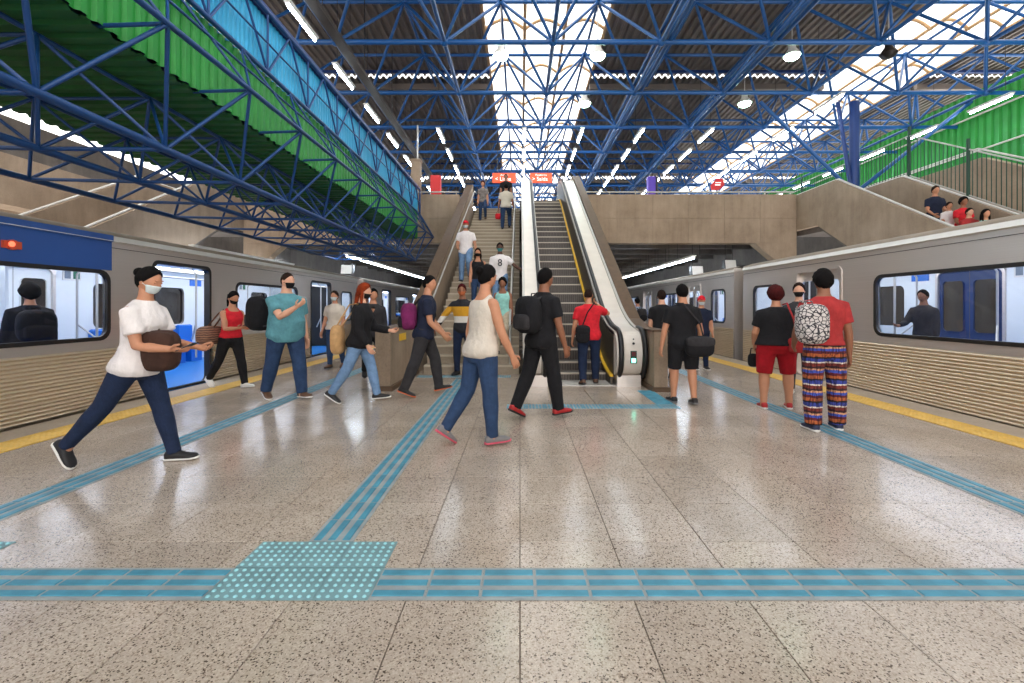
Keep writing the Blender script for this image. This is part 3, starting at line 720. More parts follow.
for sx, xi in ((-1, 0.52), (1, 1.52)):      # inner edge of each balustrade
    X = lambda d0, d1: (min(xi + sx * d0, xi + sx * d1), max(xi + sx * d0, xi + sx * d1))
    a = X(0.0, 0.03); strip('skirt', M_dsteel, a[0], a[1], -0.3, 0.14)
    a = X(-0.012, 0.05); strip('yellow_edge', M_ystrip, a[0], a[1], 0.14, 0.175)
    a = X(0.04, 0.09); strip('balustrade_panel', M_dsteel, a[0], a[1], 0.1, 0.84)
    dk = 0.46 if sx > 0 else 0.42
    a = X(0.16, dk); strip('outer_deck', M_cream, a[0], a[1], 0.5, 0.9)
    a = X(dk, dk + 0.05); strip('deck_trim', M_rail, a[0], a[1], 0.45, 0.94)
    a = X(0.05, 0.16); strip('handrail_guide', M_rail, a[0], a[1], 0.8, 0.9)
    # newel
    xm0, xm1 = X(0.17, dk)
    arc = [(7.62, 0.9)] + [(7.62 - 0.27 * math.sin(t), 0.54 + 0.36 * math.cos(t)) for t in [PI * i / 12 for i in range(1, 13)]] + [(7.62, 0.18)]
    poly = [(8.6, 0.9 + ez(8.6))] + [(8.2, 0.9 + ez(8.2))] + arc + [(8.6, 0.18)]
    b = MB(); b.prism([(y - 7.4, z) for y, z in poly], 'x', xm0 - 1.02, xm1 - 1.02); nw = b.obj('newel', M_cream, es)
    b = MB(); b.box(xm0 - 1.02 - 0.1 * (sx > 0), xm1 - 1.02 + 0.1 * (sx < 0), 0.05, 1.2, 0, 0.19); b.obj('newel_base', M_steel, es)
    b = MB(); xa, xb = X(0.05, 0.16); b.prism([(y - 7.4, z) for y, z in poly], 'x', xa - 1.02, xb - 1.02); b.obj('newel_side', M_cream, es)
    hx = xi + sx * 0.11
    for x2, nm in ((hx, 'handrail'), (xi + sx * (dk + 0.04), 'outer_handrail')):
        if nm == 'outer_handrail' and sx < 0: continue
        hp = [(y, ez(y) + 0.94) for y in Ypts]
        loop = [(7.62 - 0.31 * math.sin(t), 0.54 + 0.40 * math.cos(t)) for t in [PI * i / 14 for i in range(14, 0, -1)]]
        path = [(7.9, 0.16), (7.7, 0.14)] + loop + [p for p in hp if nm == 'handrail' or p[0] < 8.0]
        b = MB(); b.tube([(x2 - 1.02, y - 7.4, z) for y, z in path], 0.042, 10, ry=0.028, up=(1, 0, 0)) if False else b.tube([(x2 - 1.02, y - 7.4, z) for y, z in path], 0.04, 10)
        b.obj(nm, M_black, es)
    if sx > 0:
        xc = (xm0 + xm1) / 2 - 1.02
        b = MB(); b.box(xc - 0.05, xc + 0.05, 7.345 - 7.4, 7.37 - 7.4, 0.4, 0.6); cp = b.obj('signal_box', plain('signal_dark', (24, 60, 48), 0.4), es)
        b = MB(); b.box(xc - 0.032, xc + 0.032, 7.338 - 7.4, 7.346 - 7.4, 0.415, 0.48); b.obj('green_light', plain('green_led', (120, 255, 220), 0.4, emis=(120, 255, 215), estr=4), cp)
        b = MB(); b.box(xc - 0.032, xc + 0.032, 7.338 - 7.4, 7.346 - 7.4, 0.52, 0.585); b.obj('red_light', plain('dark_red', (96, 20, 24), 0.4), cp)
        b = MB(); b.tube([(xc, 7.36 - 7.4, 0.72), (xc, 7.345 - 7.4, 0.72)], 0.02, 12); b.tube([(xc, 7.37 - 7.4, 0.79), (xc, 7.355 - 7.4, 0.79)], 0.012, 12); b.obj('key_switch', M_bframe, es)
b = MB(); b.prism([(0.9, -0.02), (EYT + 1.5 - 7.4, MEZ - 0.02), (EYT + 1.5 - 7.4, MEZ - 1.0), (2.6, -0.02)], 'x', -0.95, 0.95); b.obj('truss_casing', M_dsteel, es)
# right parapet
pw = empty('wall_escalator_right', (2.17, 7.05, 0), kind='structure', label='brown concrete parapet right of the escalator')
top = [(7.05, 0.92), (8.1, 0.92), (8.75, 1.06)] + [(EYT - 0.2, MEZ + 0.86), (EYT + 0.3, MEZ + 0.95), (EYT + 1.5, MEZ + 0.95)]
bot = [(EYT + 1.5, MEZ - 1.0), (10.5, 0), (7.05, 0)]
b = MB(); b.prism([(y - 7.05, z) for y, z in top + bot], 'x', -0.09, 0.12); b.obj('parapet', M_conc, pw)
b = MB(); b.box(-0.13, 0.16, -0.05, 3.0, 0, 0.07); b.obj('plinth', M_brown, pw)
b = MB(); b.loft([[(-0.11, y - 7.05, z), (0.14, y - 7.05, z), (0.14, y - 7.05, z + 0.035), (-0.11, y - 7.05, z + 0.035)] for y, z in top], sm=False); b.obj('coping', M_brown, pw)

# ================================================================== TRAINS
CL = 20.95; CW = 2.85
DOORS = [(2.1, 3.4), (7.25, 8.55), (12.4, 13.7), (17.55, 18.85)]
WINS = [(0.5, 1.35), (4.125, 6.525), (9.275, 11.675), (14.425, 16.825), (19.6, 20.45)]
WZ0, WZ1, DZ1, TOPZ = 0.9, 1.77, 2.0, 2.27
def rrect(y0, y1, z0, z1, r, n=5):
    pts = []
    for cy, cz, a0 in ((y1 - r, z1 - r, 0), (y0 + r, z1 - r, 90), (y0 + r, z0 + r, 180), (y1 - r, z0 + r, 270)):
        for i in range(n + 1): a = R(a0 + 90 * i / n); pts.append((cy + r * math.cos(a), cz + r * math.sin(a)))
    return pts
def plate_hole(b, x, y0, y1, z0, z1, hole, n=5, mi=0, rev=0.04, sgn=1):
    """flat plate in the plane x with a rounded hole (hole = rrect points)"""
    corners = [(y1, z1), (y0, z1), (y0, z0), (y1, z0)]
    k = n + 1; N = 4 * k
    vs = [(x, p[0], p[1]) for p in hole] + [(x, c[0], c[1]) for c in corners]; fs = []
    for c in range(4):
        for i in range(n): fs.append((c * k + i, c * k + i + 1, N + c))
        fs.append((c * k + n, ((c + 1) % 4) * k, N + (c + 1) % 4, N + c))
    b.add(vs, fs, mi)
    b.add([(x, p[0], p[1]) for p in hole] + [(x - sgn * rev, p[0], p[1]) for p in hole], [(i, (i + 1) % N, (i + 1) % N + N, i + N) for i in range(N)], mi)
def ring(b, x0, x1, outer, inner, mi=0):
    N = len(outer)
    vs = [(x, p[0], p[1]) for x in (x0, x1) for pl in (outer, inner) for p in pl]
    fs = []
    for i in range(N):
        j = (i + 1) % N
        fs += [(i, j, N + j, N + i), (2 * N + i, 3 * N + i, 3 * N + j, 2 * N + j), (i, 2 * N + i, 2 * N + j, j), (N + i, N + j, 3 * N + j, 3 * N + i)]
    b.add(vs, fs, mi)
def make_car(open_near):
    e = empty('train_car')
    # each side: near (x=0, facing +x) and far (x=-CW)
    for sgn, xf, opn in ((1, 0.0, open_near), (-1, -CW, False)):
        b = MB(); y = 0.0
        def seg(y0, y1, z0, z1): b.add([(xf, y0, z0), (xf, y1, z0), (xf, y1, z1), (xf, y0, z1)], [(0, 1, 2, 3)])
        items = sorted([(a, c, 'd') for a, c in DOORS] + [(a, c, 'w') for a, c in WINS]); prev = 0.0
        frames = []
        for i, (a, c, t) in enumerate(items):
            if t == 'd':
                seg(prev, a, 0.76, TOPZ) if prev < a - 1e-6 else None
                plate_hole(b, xf, a, c, 0.0, TOPZ, rrect(a + 0.02, c - 0.02, 0.02, DZ1, 0.1), 5, 0, 0.08, sgn)
                prev = c
            else:
                y0 = prev; nxt = items[i + 1][0] if i + 1 < len(items) else CL
                plate_hole(b, xf, y0, nxt, 0.76, TOPZ, rrect(a, c, WZ0, WZ1, 0.13), 5, 0, 0.05, sgn)
                frames.append((a, c)); prev = nxt
        b.obj('side_panel', M_steel, e, fix=False)
        # ribbed lower side
        rb = MB(); spans = []; prev = 0.0
        for a, c in DOORS: spans.append((prev, a - 0.03)); prev = c + 0.03
        spans.append((prev, CL))
        prof = [(0, -0.2), (0, 0.0)]; z = 0.0
        while z < 0.75: prof += [(0.02 * math.sin(PI * q_ / 6) ** 0.7, z + 0.04 * q_ / 6) for q_ in range(7)] + [(-0.004, z + 0.0424)]; z += 0.0447
        prof.append((0, 0.765))
        for y0, y1 in spans:
            N = len(prof); rb.add([(xf + sgn * p[0], y0, p[1]) for p in prof] + [(xf + sgn * p[0], y1, p[1]) for p in prof], [(i, i + 1, i + 1 + N, i + N) for i in range(N - 1)], 0, True)
        rb.obj('ribbed_panel', M_rib, e, fix=False)
        q = MB(); q.prism([(xf, 2.19), (xf + sgn * 0.03, 2.19), (xf + sgn * 0.04, 2.195), (xf, 2.265)], 'y', 0, CL); q.obj('roof_stripe', M_white, e)
        q = MB(); q.box(min(xf, xf + sgn * 0.006), max(xf, xf + sgn * 0.006), 0, CL, 2.105, 2.112); q.obj('seam', M_dsteel, e)
        q = MB(); q.box(min(xf - sgn * 0.02, xf + sgn * 0.02), max(xf - sgn * 0.02, xf + sgn * 0.02), 0, CL, -0.34, -0.02); q.obj('sill', M_bframe, e)
        for a, c in frames:
            f = MB(); ring(f, xf + sgn * 0.012, xf - sgn * 0.03, rrect(a - 0.03, c + 0.03, WZ0 - 0.03, WZ1 + 0.03, 0.15), rrect(a + 0.02, c - 0.02, WZ0 + 0.02, WZ1 - 0.02, 0.12)); fo = f.obj('window', M_bframe, e)
            g = MB(); pts = rrect(a + 0.01, c - 0.01, WZ0 + 0.01, WZ1 - 0.01, 0.12); N = len(pts)
            g.add([(xf - sgn * 0.01, p[0], p[1]) for p in pts], [tuple(range(N))]); g.obj('pane', M_glass, fo, fix=False)
        for a, c in DOORS:
            f = MB(); ring(f, xf + sgn * 0.01, xf - sgn * 0.09, rrect(a, c, 0.0, DZ1 + 0.02, 0.12), rrect(a + 0.05, c - 0.05, 0.02, DZ1 - 0.03, 0.09)); f.obj('door_frame', M_bframe if opn else M_steel, e)
            if not opn:
                m = (a + c) / 2
                for y0, y1 in ((a + 0.05, m - 0.005), (m + 0.005, c - 0.05)):
                    d = MB(); hole = rrect(y0 + 0.09, y1 - 0.09, 0.85, 1.8, 0.08)
                    plate_hole(d, xf - sgn * 0.05, y0, y1, 0.02, DZ1 - 0.02, hole, 5, 0, 0.03, sgn)
                    do = d.obj('door_leaf', M_steel if sgn > 0 else (M_wall if open_near else plain('door_inner_blue', (38, 60, 104), 0.5)), e, fix=False)
                    g = MB(); g.add([(xf - sgn * 0.06, p[0], p[1]) for p in hole], [tuple(range(len(hole)))]); g.obj('pane', M_glass, do, fix=False)
    # roof shell
    pr = [(0, TOPZ), (-0.03, 2.3), (-0.2, 2.36), (-0.6, 2.4), (-CW / 2, 2.42), (-CW + 0.6, 2.4), (-CW + 0.2, 2.36), (-CW + 0.03, 2.3), (-CW, TOPZ)]
    b = MB(); N = len(pr); b.add([(x, 0, z) for x, z in pr] + [(x, CL, z) for x, z in pr], [(i, i + 1, i + 1 + N, i + N) for i in range(N - 1)], 0, True); b.obj('roof', plain('car_roof', (150, 136, 120), 0.7, var=0.15, scale=3), e, fix=False)
    # ends, floor, ceiling, inner lining
    for y0 in (0.0, CL - 0.06):
        q = MB(); q.box(-CW + 0.02, -1.85, y0, y0 + 0.06, -0.2, 2.28); q.box(-1.0, -0.02, y0, y0 + 0.06, -0.2, 2.28); q.box(-1.85, -1.0, y0, y0 + 0.06, 2.0, 2.36); q.obj('end_wall', M_wall, e); q = MB(); yo = y0 - 0.012 if y0 == 0 else y0 + 0.06; q.box(-CW, -1.85, yo, yo + 0.012, -0.2, 2.3); q.box(-1.0, 0, yo, yo + 0.012, -0.2, 2.3); q.box(-1.85, -1.0, yo, yo + 0.012, 2.0, 2.36); q.obj('end_plate', M_steel, e)
    q = MB(); q.box(-1.95, -0.9, -0.46, 0.02, -0.1, 2.2); q.obj('gangway', M_black, e)
    b = MB(); b.box(-CW + 0.02, -0.02, 0.02, CL - 0.02, -0.35, 0.0); b.obj('car_floor', M_cfloor, e)
    b = MB(); b.box(-CW + 0.02, -0.02, 0.02, CL - 0.02, 2.14, 2.18); b.obj('car_ceiling', M_wall, e)
    for x in (-0.75, -2.1):
        q = MB(); q.box(x - 0.09, x + 0.09, 0.4, CL - 0.4, 2.12, 2.139); q.obj('ceiling_lamp', M_ceil, e)
    sgn_list = ((1, -0.07), (-1, -CW + 0.07))
    for sgn, xf in sgn_list:      # inner lining between openings
        b = MB(); prev = 0.06
        for a, c in DOORS + [(CL - 0.06, CL)]:
            ws = [w for w in WINS if w[0] > prev - 0.01 and w[1] < a + 0.01]
            if ws:
                w = ws[0]; hole = rrect(w[0], w[1], WZ0, WZ1, 0.12)
                plate_hole(b, xf, prev, a, 0.0, 2.14, hole, 5, 0, 0.0, sgn)
            prev = c
        b.obj('inner_lining', M_wall, e, fix=False)
        for a, c in DOORS:
            q = MB(); q.box(min(xf - sgn * 0.005, xf - sgn * 0.25), max(xf - sgn * 0.005, xf - sgn * 0.25), a + 0.03, c - 0.03, 2.02, 2.13); q.obj('lintel', M_wall, e)
    # seats and poles
    sm = MB(); sm.cham(-0.44, 0.0, -0.22, 0.22, 0.36, 0.44, 0.03); sm.cham(-0.09, 0.0, -0.22, 0.22, 0.44, 0.88, 0.03); sm.box(-0.36, -0.06, -0.18, 0.18, 0.0, 0.36)
    ms = sm.mesh('seat', M_seat)
    for a, c in WINS[1:4]:
        for k in range(5):
            y = a + 0.1 + k * 0.55
            link('seat', ms, e, (-0.09, y, 0)); o = link('seat', ms, e, (-CW + 0.09, y, 0)); o.rotation_euler.z = PI
    for a, c in DOORS:
        for y in (a - 0.12, c + 0.12):
            for x in (-0.35, -CW + 0.35):
                b = MB(); b.tube([(x, y, 0.4), (x, y, 1.9), (x + (0.15 if x < -1 else -0.15), y, 2.08)], 0.018, 6); b.tube([(x, y, 1.0), (x + (0.2 if x < -1 else -0.2), y + (0.18 if y > (a + c) / 2 else -0.18), 0.72)], 0.016, 6); b.obj('pole', M_rail, e)
        bar('pole', (-CW / 2, (a + c) / 2, 0), (-CW / 2, (a + c) / 2, 2.13), 0.018, M_rail, e)
    for x in (-0.8, -2.05): bar('grab_rail', (x, 0.5, 1.95), (x, CL - 0.5, 1.95), 0.016, M_rail, e)
    q = MB(); q.box(0, 0.01, 0, 0.34, 0, 0.26, 0); q.box(0.01, 0.014, 0.03, 0.14, 0.03, 0.23, 1); q.box(0.01, 0.014, 0.19, 0.31, 0.03, 0.23, 2)
    mn = q.mesh('notice', [M_white, plain('notice_grey', (120, 130, 140), 0.6), plain('notice_green', (30, 110, 80), 0.6)])
    q = MB(); q.box(0, 0.01, 0, 0.24, 0, 0.14); my = q.mesh('yellow_notice', M_ystrip)
    q = MB(); q.box(0, 0.012, 0, 0.4, 0, 0.16); mb = q.mesh('blue_notice', M_seat)
    for a, c in DOORS: link('blue_notice', mb, e, (-CW + 0.075, a - 0.55, 1.84)); link('notice', mn, e, (-CW + 0.075, c + 0.2, 1.55) if False else (-CW + 0.075, c + 0.13, 1.80))
    return e
carL = make_car(True); carR = make_car(False)
# partition with notices by the first doors of the near left car
def place(car, x, y, rz, label, group): car.location = (x, y, 0); car.rotation_euler.z = rz; tag(car, label, 'train car', group)
# left: local +y runs away, local y=CL at world 15.5
place(carL, -5.5, 15.35 - CL, 0, 'silver metro car with blue upper panel and open doors at the left platform', 'left train')
c2 = copy_tree(carL); place(c2, -5.5, 16.0, 0, 'silver metro car with open doors, second of the left train', 'left train')
c3 = copy_tree(carL); place(c3, -5.5, 37.45, 0, 'silver metro car at the far end of the left train under the mezzanine', 'left train')
place(carR, 5.45, 11.1, PI, 'silver metro car with large window and closed doors nearest on the right', 'right train')
c2 = copy_tree(carR); place(c2, 5.45, 32.55, PI, 'silver metro car behind the gap, second of the right train', 'right train')
c3 = copy_tree(carR); place(c3, 5.45, 54.0, PI, 'silver metro car at the far end of the right train under the mezzanine', 'right train')
# blue livery, lamp and wall notices of the near left car
yb = 6.12 - (15.35 - CL)
q = MB(); q.box(0.004, 0.012, 1.0, yb, WZ1 + 0.03, 2.19); q.box(0.03, 0.036, 1.0, yb, 2.19, 2.27); q.box(0.004, 0.036, 1.0, yb, 2.185, 2.19); lv = q.obj('blue_panel', M_livery, carL)
q = MB(); q.tube([(0.01, yb - 1.22, 1.98), (0.05, yb - 1.22, 1.98)], 0.055, 12); q.box(0.01, 0.04, yb - 1.31, yb - 1.13, 1.94, 2.02); lp = q.obj('door_lamp', plain('lamp_orange', (206, 80, 50), 0.4), carL)
q = MB(); q.tube([(0.05, yb - 1.245, 1.985), (0.062, yb - 1.245, 1.985)], 0.03, 10); q.obj('lamp_lens', plain('lamp_red', (255, 150, 110), 0.3, emis=(255, 110, 80), estr=1.0), lp)
# end-on partition panels seen through the first windows
q = MB(); q.box(-CW + 0.1, -1.9, yb + 0.42, yb + 0.46, 0.0, 2.1); q.obj('partition', M_wall, carL)
q = MB(); q.box(-CW + 0.3, -CW + 0.62, yb + 0.40, yb + 0.42, 1.35, 1.66); q.obj('notice_frame', plain('notice_white', (236, 240, 240), 0.5), carL)
q = MB(); q.box(-CW + 0.33, -CW + 0.45, yb + 0.39, yb + 0.40, 1.40, 1.62); q.obj('notice_page', plain('notice_grey', (120, 130, 140), 0.6), carL)
q = MB(); q.box(-CW + 0.48, -CW + 0.59, yb + 0.39, yb + 0.40, 1.40, 1.62); q.obj('notice_page', plain('notice_green', (30, 110, 80), 0.6), carL)
q = MB(); q.box(-CW + 0.34, -CW + 0.56, yb + 0.40, yb + 0.42, 1.12, 1.26); q.obj('yellow_notice', M_ystrip, carL)
# ================================================================== PEOPLE
SKIN = {k: plain('skin_' + k, c, 0.55, var=0.06, scale=14) for k, c in {'fair': (214, 160, 132), 'tan': (190, 132, 100), 'brown': (140, 90, 64), 'dark': (92, 58, 44)}.items()}
M_eye = plain('eye_white', (235, 232, 228), 0.3); M_iris = plain('iris', (40, 26, 20), 0.3); M_lip = plain('lips', (150, 82, 74), 0.5)
HAIR = {k: cloth('hair_' + k, c, 0.5, 0.85, 0.15) for k, c in {'black': (14, 11, 11), 'brown': (38, 24, 18), 'red': (128, 48, 20), 'auburn': (66, 18, 18)}.items()}
def C(name, rgb): return cloth('cloth_' + name, rgb, 0.08 if sum(rgb) > 560 else 0.25)
jobs = []
def dirv(pitch, out, s):
    p, o = R(pitch), R(out)
    return Vector((s * math.sin(o), math.sin(p) * math.cos(o), -math.cos(p) * math.cos(o)))

TORSO = {'m': [(.462, .066, .05, .055), (.50, .094, .062, .07), (.53, .097, .064, .07), (.57, .090, .062, .058), (.62, .085, .062, .052), (.68, .094, .066, .058), (.73, .105, .07, .064), (.77, .107, .064, .064), (.795, .096, .056, .06), (.815, .076, .046, .052), (.835, .05, .036, .044), (.855, .036, .031, .038), (.90, .032, .032, .034)],
         'f': [(.462, .066, .05, .06), (.50, .102, .064, .078), (.53, .104, .064, .076), (.57, .092, .06, .06), (.62, .078, .056, .05), (.68, .084, .064, .054), (.725, .092, .078, .058), (.765, .094, .064, .058), (.79, .085, .05, .054), (.812, .066, .042, .048), (.832, .045, .034, .042), (.855, .032, .028, .035), (.90, .028, .028, .031)]}

def head_pt(th, ph, k, off=0.0, face=True):
    dx, dy, dz = math.sin(th) * math.sin(ph), math.sin(th) * math.cos(ph), math.cos(th)
    x, y, z = 0.074 * dx, 0.094 * dy, 0.115 * dz
    if dz < 0:
        j = (-dz) ** 1.4; x *= 1 - 0.28 * j
        if dy < 0: y *= 1 - 0.25 * j
        else: y *= 1 + 0.06 * j
    if dy > 0.9 * 0 and face:
        y += 0.024 * math.exp(-(dx / 0.15) ** 2) * math.exp(-((dz + 0.17) / (0.16 if dz > -0.17 else 0.09)) ** 2) * max(dy, 0)
        y -= 0.009 * math.exp(-((abs(dx) - 0.36) / 0.17) ** 2 - ((dz - 0.04) / 0.13) ** 2) * max(dy, 0)
        y += 0.005 * math.exp(-(dx / 0.22) ** 2 - ((dz + 0.46) / 0.09) ** 2) * max(dy, 0)
        y += 0.004 * math.exp(-((dz - 0.24) / 0.09) ** 2) * max(dy, 0)
    v = Vector((x, y, z)); n = Vector((dx / 0.074, dy / 0.094, dz / 0.115)).normalized()
    return (v + n * off) * k

def head_geo(mb, k, M, nu=26, nv=18):
    """head with face; mats: 0 skin 1 eye 2 iris 3 lips 4 hair"""
    rings = []
    for i in range(nv + 1):
        th = max(0.03, min(PI - 0.03, PI * i / nv)); rings.append([M @ head_pt(th, 2 * PI * j / nu, k) for j in range(nu)])
    mb.loft(rings, 0)
    for s in (-1, 1):
        def put(c, r, mi, nu=8, nv=6):
            q = MB(); q.ellipsoid(c, r, mi, nu, nv); mb.add([M @ (Vector(v) * k) for v in q.v], q.f, mi, True)
        put((s * 0.029, 0.0785, 0.004), (0.015, 0.0105, 0.009), 1); put((s * 0.029, 0.0875, 0.004), (0.0075, 0.0035, 0.0075), 2)
        put((s * 0.03, 0.086, 0.024), (0.018, 0.0085, 0.0055), 4)
        put((s * 0.075, -0.004, -0.008), (0.008, 0.017, 0.029), 0)
    q = MB(); q.ellipsoid((0, 0.0905, -0.053), (0.022, 0.007, 0.007), 3, 10, 6); mb.add([M @ (Vector(v) * k) for v in q.v], q.f, 3, True)

def hair_geo(mb, k, M, style, mi=0):
    F, S, B = {'short': (50, 97, 128), 'long': (50, 104, 132), 'bun': (47, 98, 128), 'afro': (54, 102, 132), 'pony': (47, 98, 130), 'curly': (52, 101, 132), 'cap': (62, 84, 112), 'fuzz': (50, 92, 122)}[style]
    T = {'short': 0.019, 'long': 0.022, 'bun': 0.018, 'afro': 0.046, 'pony': 0.018, 'curly': 0.034, 'cap': 0.017, 'fuzz': 0.006}[style]
    nu, nv = 26, 9
    def lim(ph):
        c = math.cos(ph)
        return R(S + (F - S) * max(c, 0) ** 1.1 if c > 0 else S + (B - S) * (-c) ** 0.7)
    outer = []; inner = []
    for i in range(nv + 1):
        ro, ri = [], []
        for j in range(nu):
            ph = 2 * PI * j / nu; th = max(0.02, lim(ph) * i / nv)
            t = T * (1 - 0.65 * (i / nv) ** 5) + (random.uniform(-0.006, 0.006) if style in ('afro', 'curly') else random.uniform(-0.0025, 0.0025))
            ro.append(M @ head_pt(th, ph, k, t, False)); ri.append(M @ head_pt(th, ph, k, -0.004, False))
        outer.append(ro); inner.append(ri)
    mb.loft(outer + inner[::-1], mi, True)
    def tb(pts, r, ry=None): mb.tube([M @ (Vector(p) * k) for p in pts], [v * k for v in r], 10, mi, ry=[v * k for v in ry] if ry else None, up=M.to_3x3() @ Vector((0, 1, 0)) if ry else None, roundcap=True)
    if style == 'bun': mb.add(*_ell(M, k, (0, -0.1, 0.055), (0.045, 0.042, 0.042)), mi, True)
    if style == 'pony': tb([(0, -0.1, 0.04), (0, -0.145, 0.0), (0, -0.14, -0.1), (0, -0.12, -0.2)], [0.022, 0.03, 0.026, 0.012])
    if style == 'long':
        tb([(0, -0.055, 0.03), (0, -0.07, -0.05), (0, -0.075, -0.14), (0, -0.085, -0.24), (0, -0.09, -0.31)], [0.078, 0.088, 0.09, 0.082, 0.055], [0.045, 0.045, 0.038, 0.03, 0.018])
        for s in (-1, 1): tb([(s * 0.072, 0.005, 0.01), (s * 0.082, 0.005, -0.08), (s * 0.08, 0.02, -0.2)], [0.018, 0.024, 0.014])
def _ell(M, k, c, r):
    q = MB(); q.ellipsoid(c, r, 0, 10, 8); return [M @ (Vector(v) * k) for v in q.v], q.f

def patch(mb, k, M, ph0, ph1, t0, t1, off, mi=0, nu=14, nv=6, thick=0.004):
    O, I = [], []
    for i in range(nv + 1):
        th = R(t0 + (t1 - t0) * i / nv)
        O.append([M @ head_pt(th, R(ph0 + (ph1 - ph0) * j / nu), k, off + 0.004 * math.sin(PI * j / nu) * math.sin(PI * i / nv)) for j in range(nu + 1)])
        I.append([M @ head_pt(th, R(ph0 + (ph1 - ph0) * j / nu), k, off - thick) for j in range(nu + 1)])
    n = nu + 1; vs = [p for r_ in O for p in r_] + [p for r_ in I for p in r_]; q = len(O) * n; fs = []
    for i in range(nv):
        for j in range(nu):
            a = i * n + j; fs += [(a, a + 1, a + 1 + n, a + n), (q + a, q + a + n, q + a + 1 + n, q + a + 1)]
    for i in range(nv): fs += [(i * n, (i + 1) * n, q + (i + 1) * n, q + i * n), (i * n + nu, q + i * n + nu, q + (i + 1) * n + nu, (i + 1) * n + nu)]
    for j in range(nu): fs += [(j, q + j, q + j + 1, j + 1), (nv * n + j, nv * n + j + 1, q + nv * n + j + 1, q + nv * n + j)]
    mb.add(vs, fs, mi, True)

def hand_geo(mb, W_, d, s, H, curl=22, nvec=None):
    """palm, four unequal fingers with two bends, thumb leaving the side of the palm"""
    d = d.normalized(); n = Vector(nvec) if nvec else Vector((-s, 0.15, 0.0)); n = (n - d * n.dot(d))
    n = n.normalized() if n.length > 1e-4 else d.orthogonal().normalized()
    w = d.cross(n); w = w if (w.y * 1 + w.z * 0.5) > 0 else -w        # thumb side: forward / up
    pl = 0.052 * H
    mb.tube([W_ - d * 0.01 * H, W_ + d * pl * 0.3, W_ + d * pl * 0.75, W_ + d * pl], [0.014 * H, 0.021 * H, 0.024 * H, 0.021 * H], 8, 0, ry=[0.013 * H, 0.012 * H, 0.010 * H, 0.008 * H], up=n)
    for i, L in enumerate((0.042, 0.047, 0.044, 0.034)):
        o = (1.5 - i) * 0.0115 * H; p = W_ + d * pl * 0.95 + w * o
        pts = [p]; a = curl * 0.5
        for seg in (0.42, 0.33, 0.25):
            dd = d * math.cos(R(a)) + n * math.sin(R(a)); p = p + dd * L * H * seg; pts.append(p); a += curl
        mb.tube(pts, [0.0062 * H, 0.0058 * H, 0.0052 * H, 0.004 * H], 6, 0, roundcap=True)
    p = W_ + d * pl * 0.25 + w * 0.018 * H; q = p + (d * 0.6 + w * 0.7 + n * 0.25).normalized() * 0.024 * H; r = q + (d * 0.9 + w * 0.15 + n * 0.35).normalized() * 0.022 * H
    mb.tube([p, q, r], [0.008 * H, 0.007 * H, 0.005 * H], 6, 0, roundcap=True)

def shoe_geo(mb, A, yaw_s, pitch, H, s):
    f = Vector((s * 0.12, math.cos(R(pitch)), math.sin(R(pitch)))).normalized(); side = Vector((1, 0, 0)); side = (side - f * side.dot(f)).normalized(); n = side.cross(f)
    if n.z < 0: n = -n
    base = A - n * 0.042 * H
    def sect(tab, z0, mi):
        rings = []
        for t, w, h in tab:
            c = base + f * t * H
            rr = []
            for q in range(12):
                a = 2 * PI * q / 12; ca, sa = math.cos(a), math.sin(a)
                rr.append(c + side * (math.copysign(abs(ca) ** 0.7, ca) * w * H) + n * ((z0 + (h - z0) * (0.5 + 0.5 * math.copysign(abs(sa) ** 0.6, sa))) * H))
            rings.append(rr)
        mb.loft(rings, mi)
    sect([(-.043, .012, .035), (-.036, .021, .048), (-.01, .023, .056), (.02, .024, .048), (.05, .028, .034), (.08, .029, .028), (.098, .023, .024), (.108, .010, .018)], 0.004, 0)
    sect([(-.046, .013, .014), (-.036, .024, .014), (0, .026, .012), (.05, .031, .011), (.085, .032, .011), (.104, .024, .012), (.113, .010, .013)], 0.0, 1)
    return base - n * 0.0 , f, n

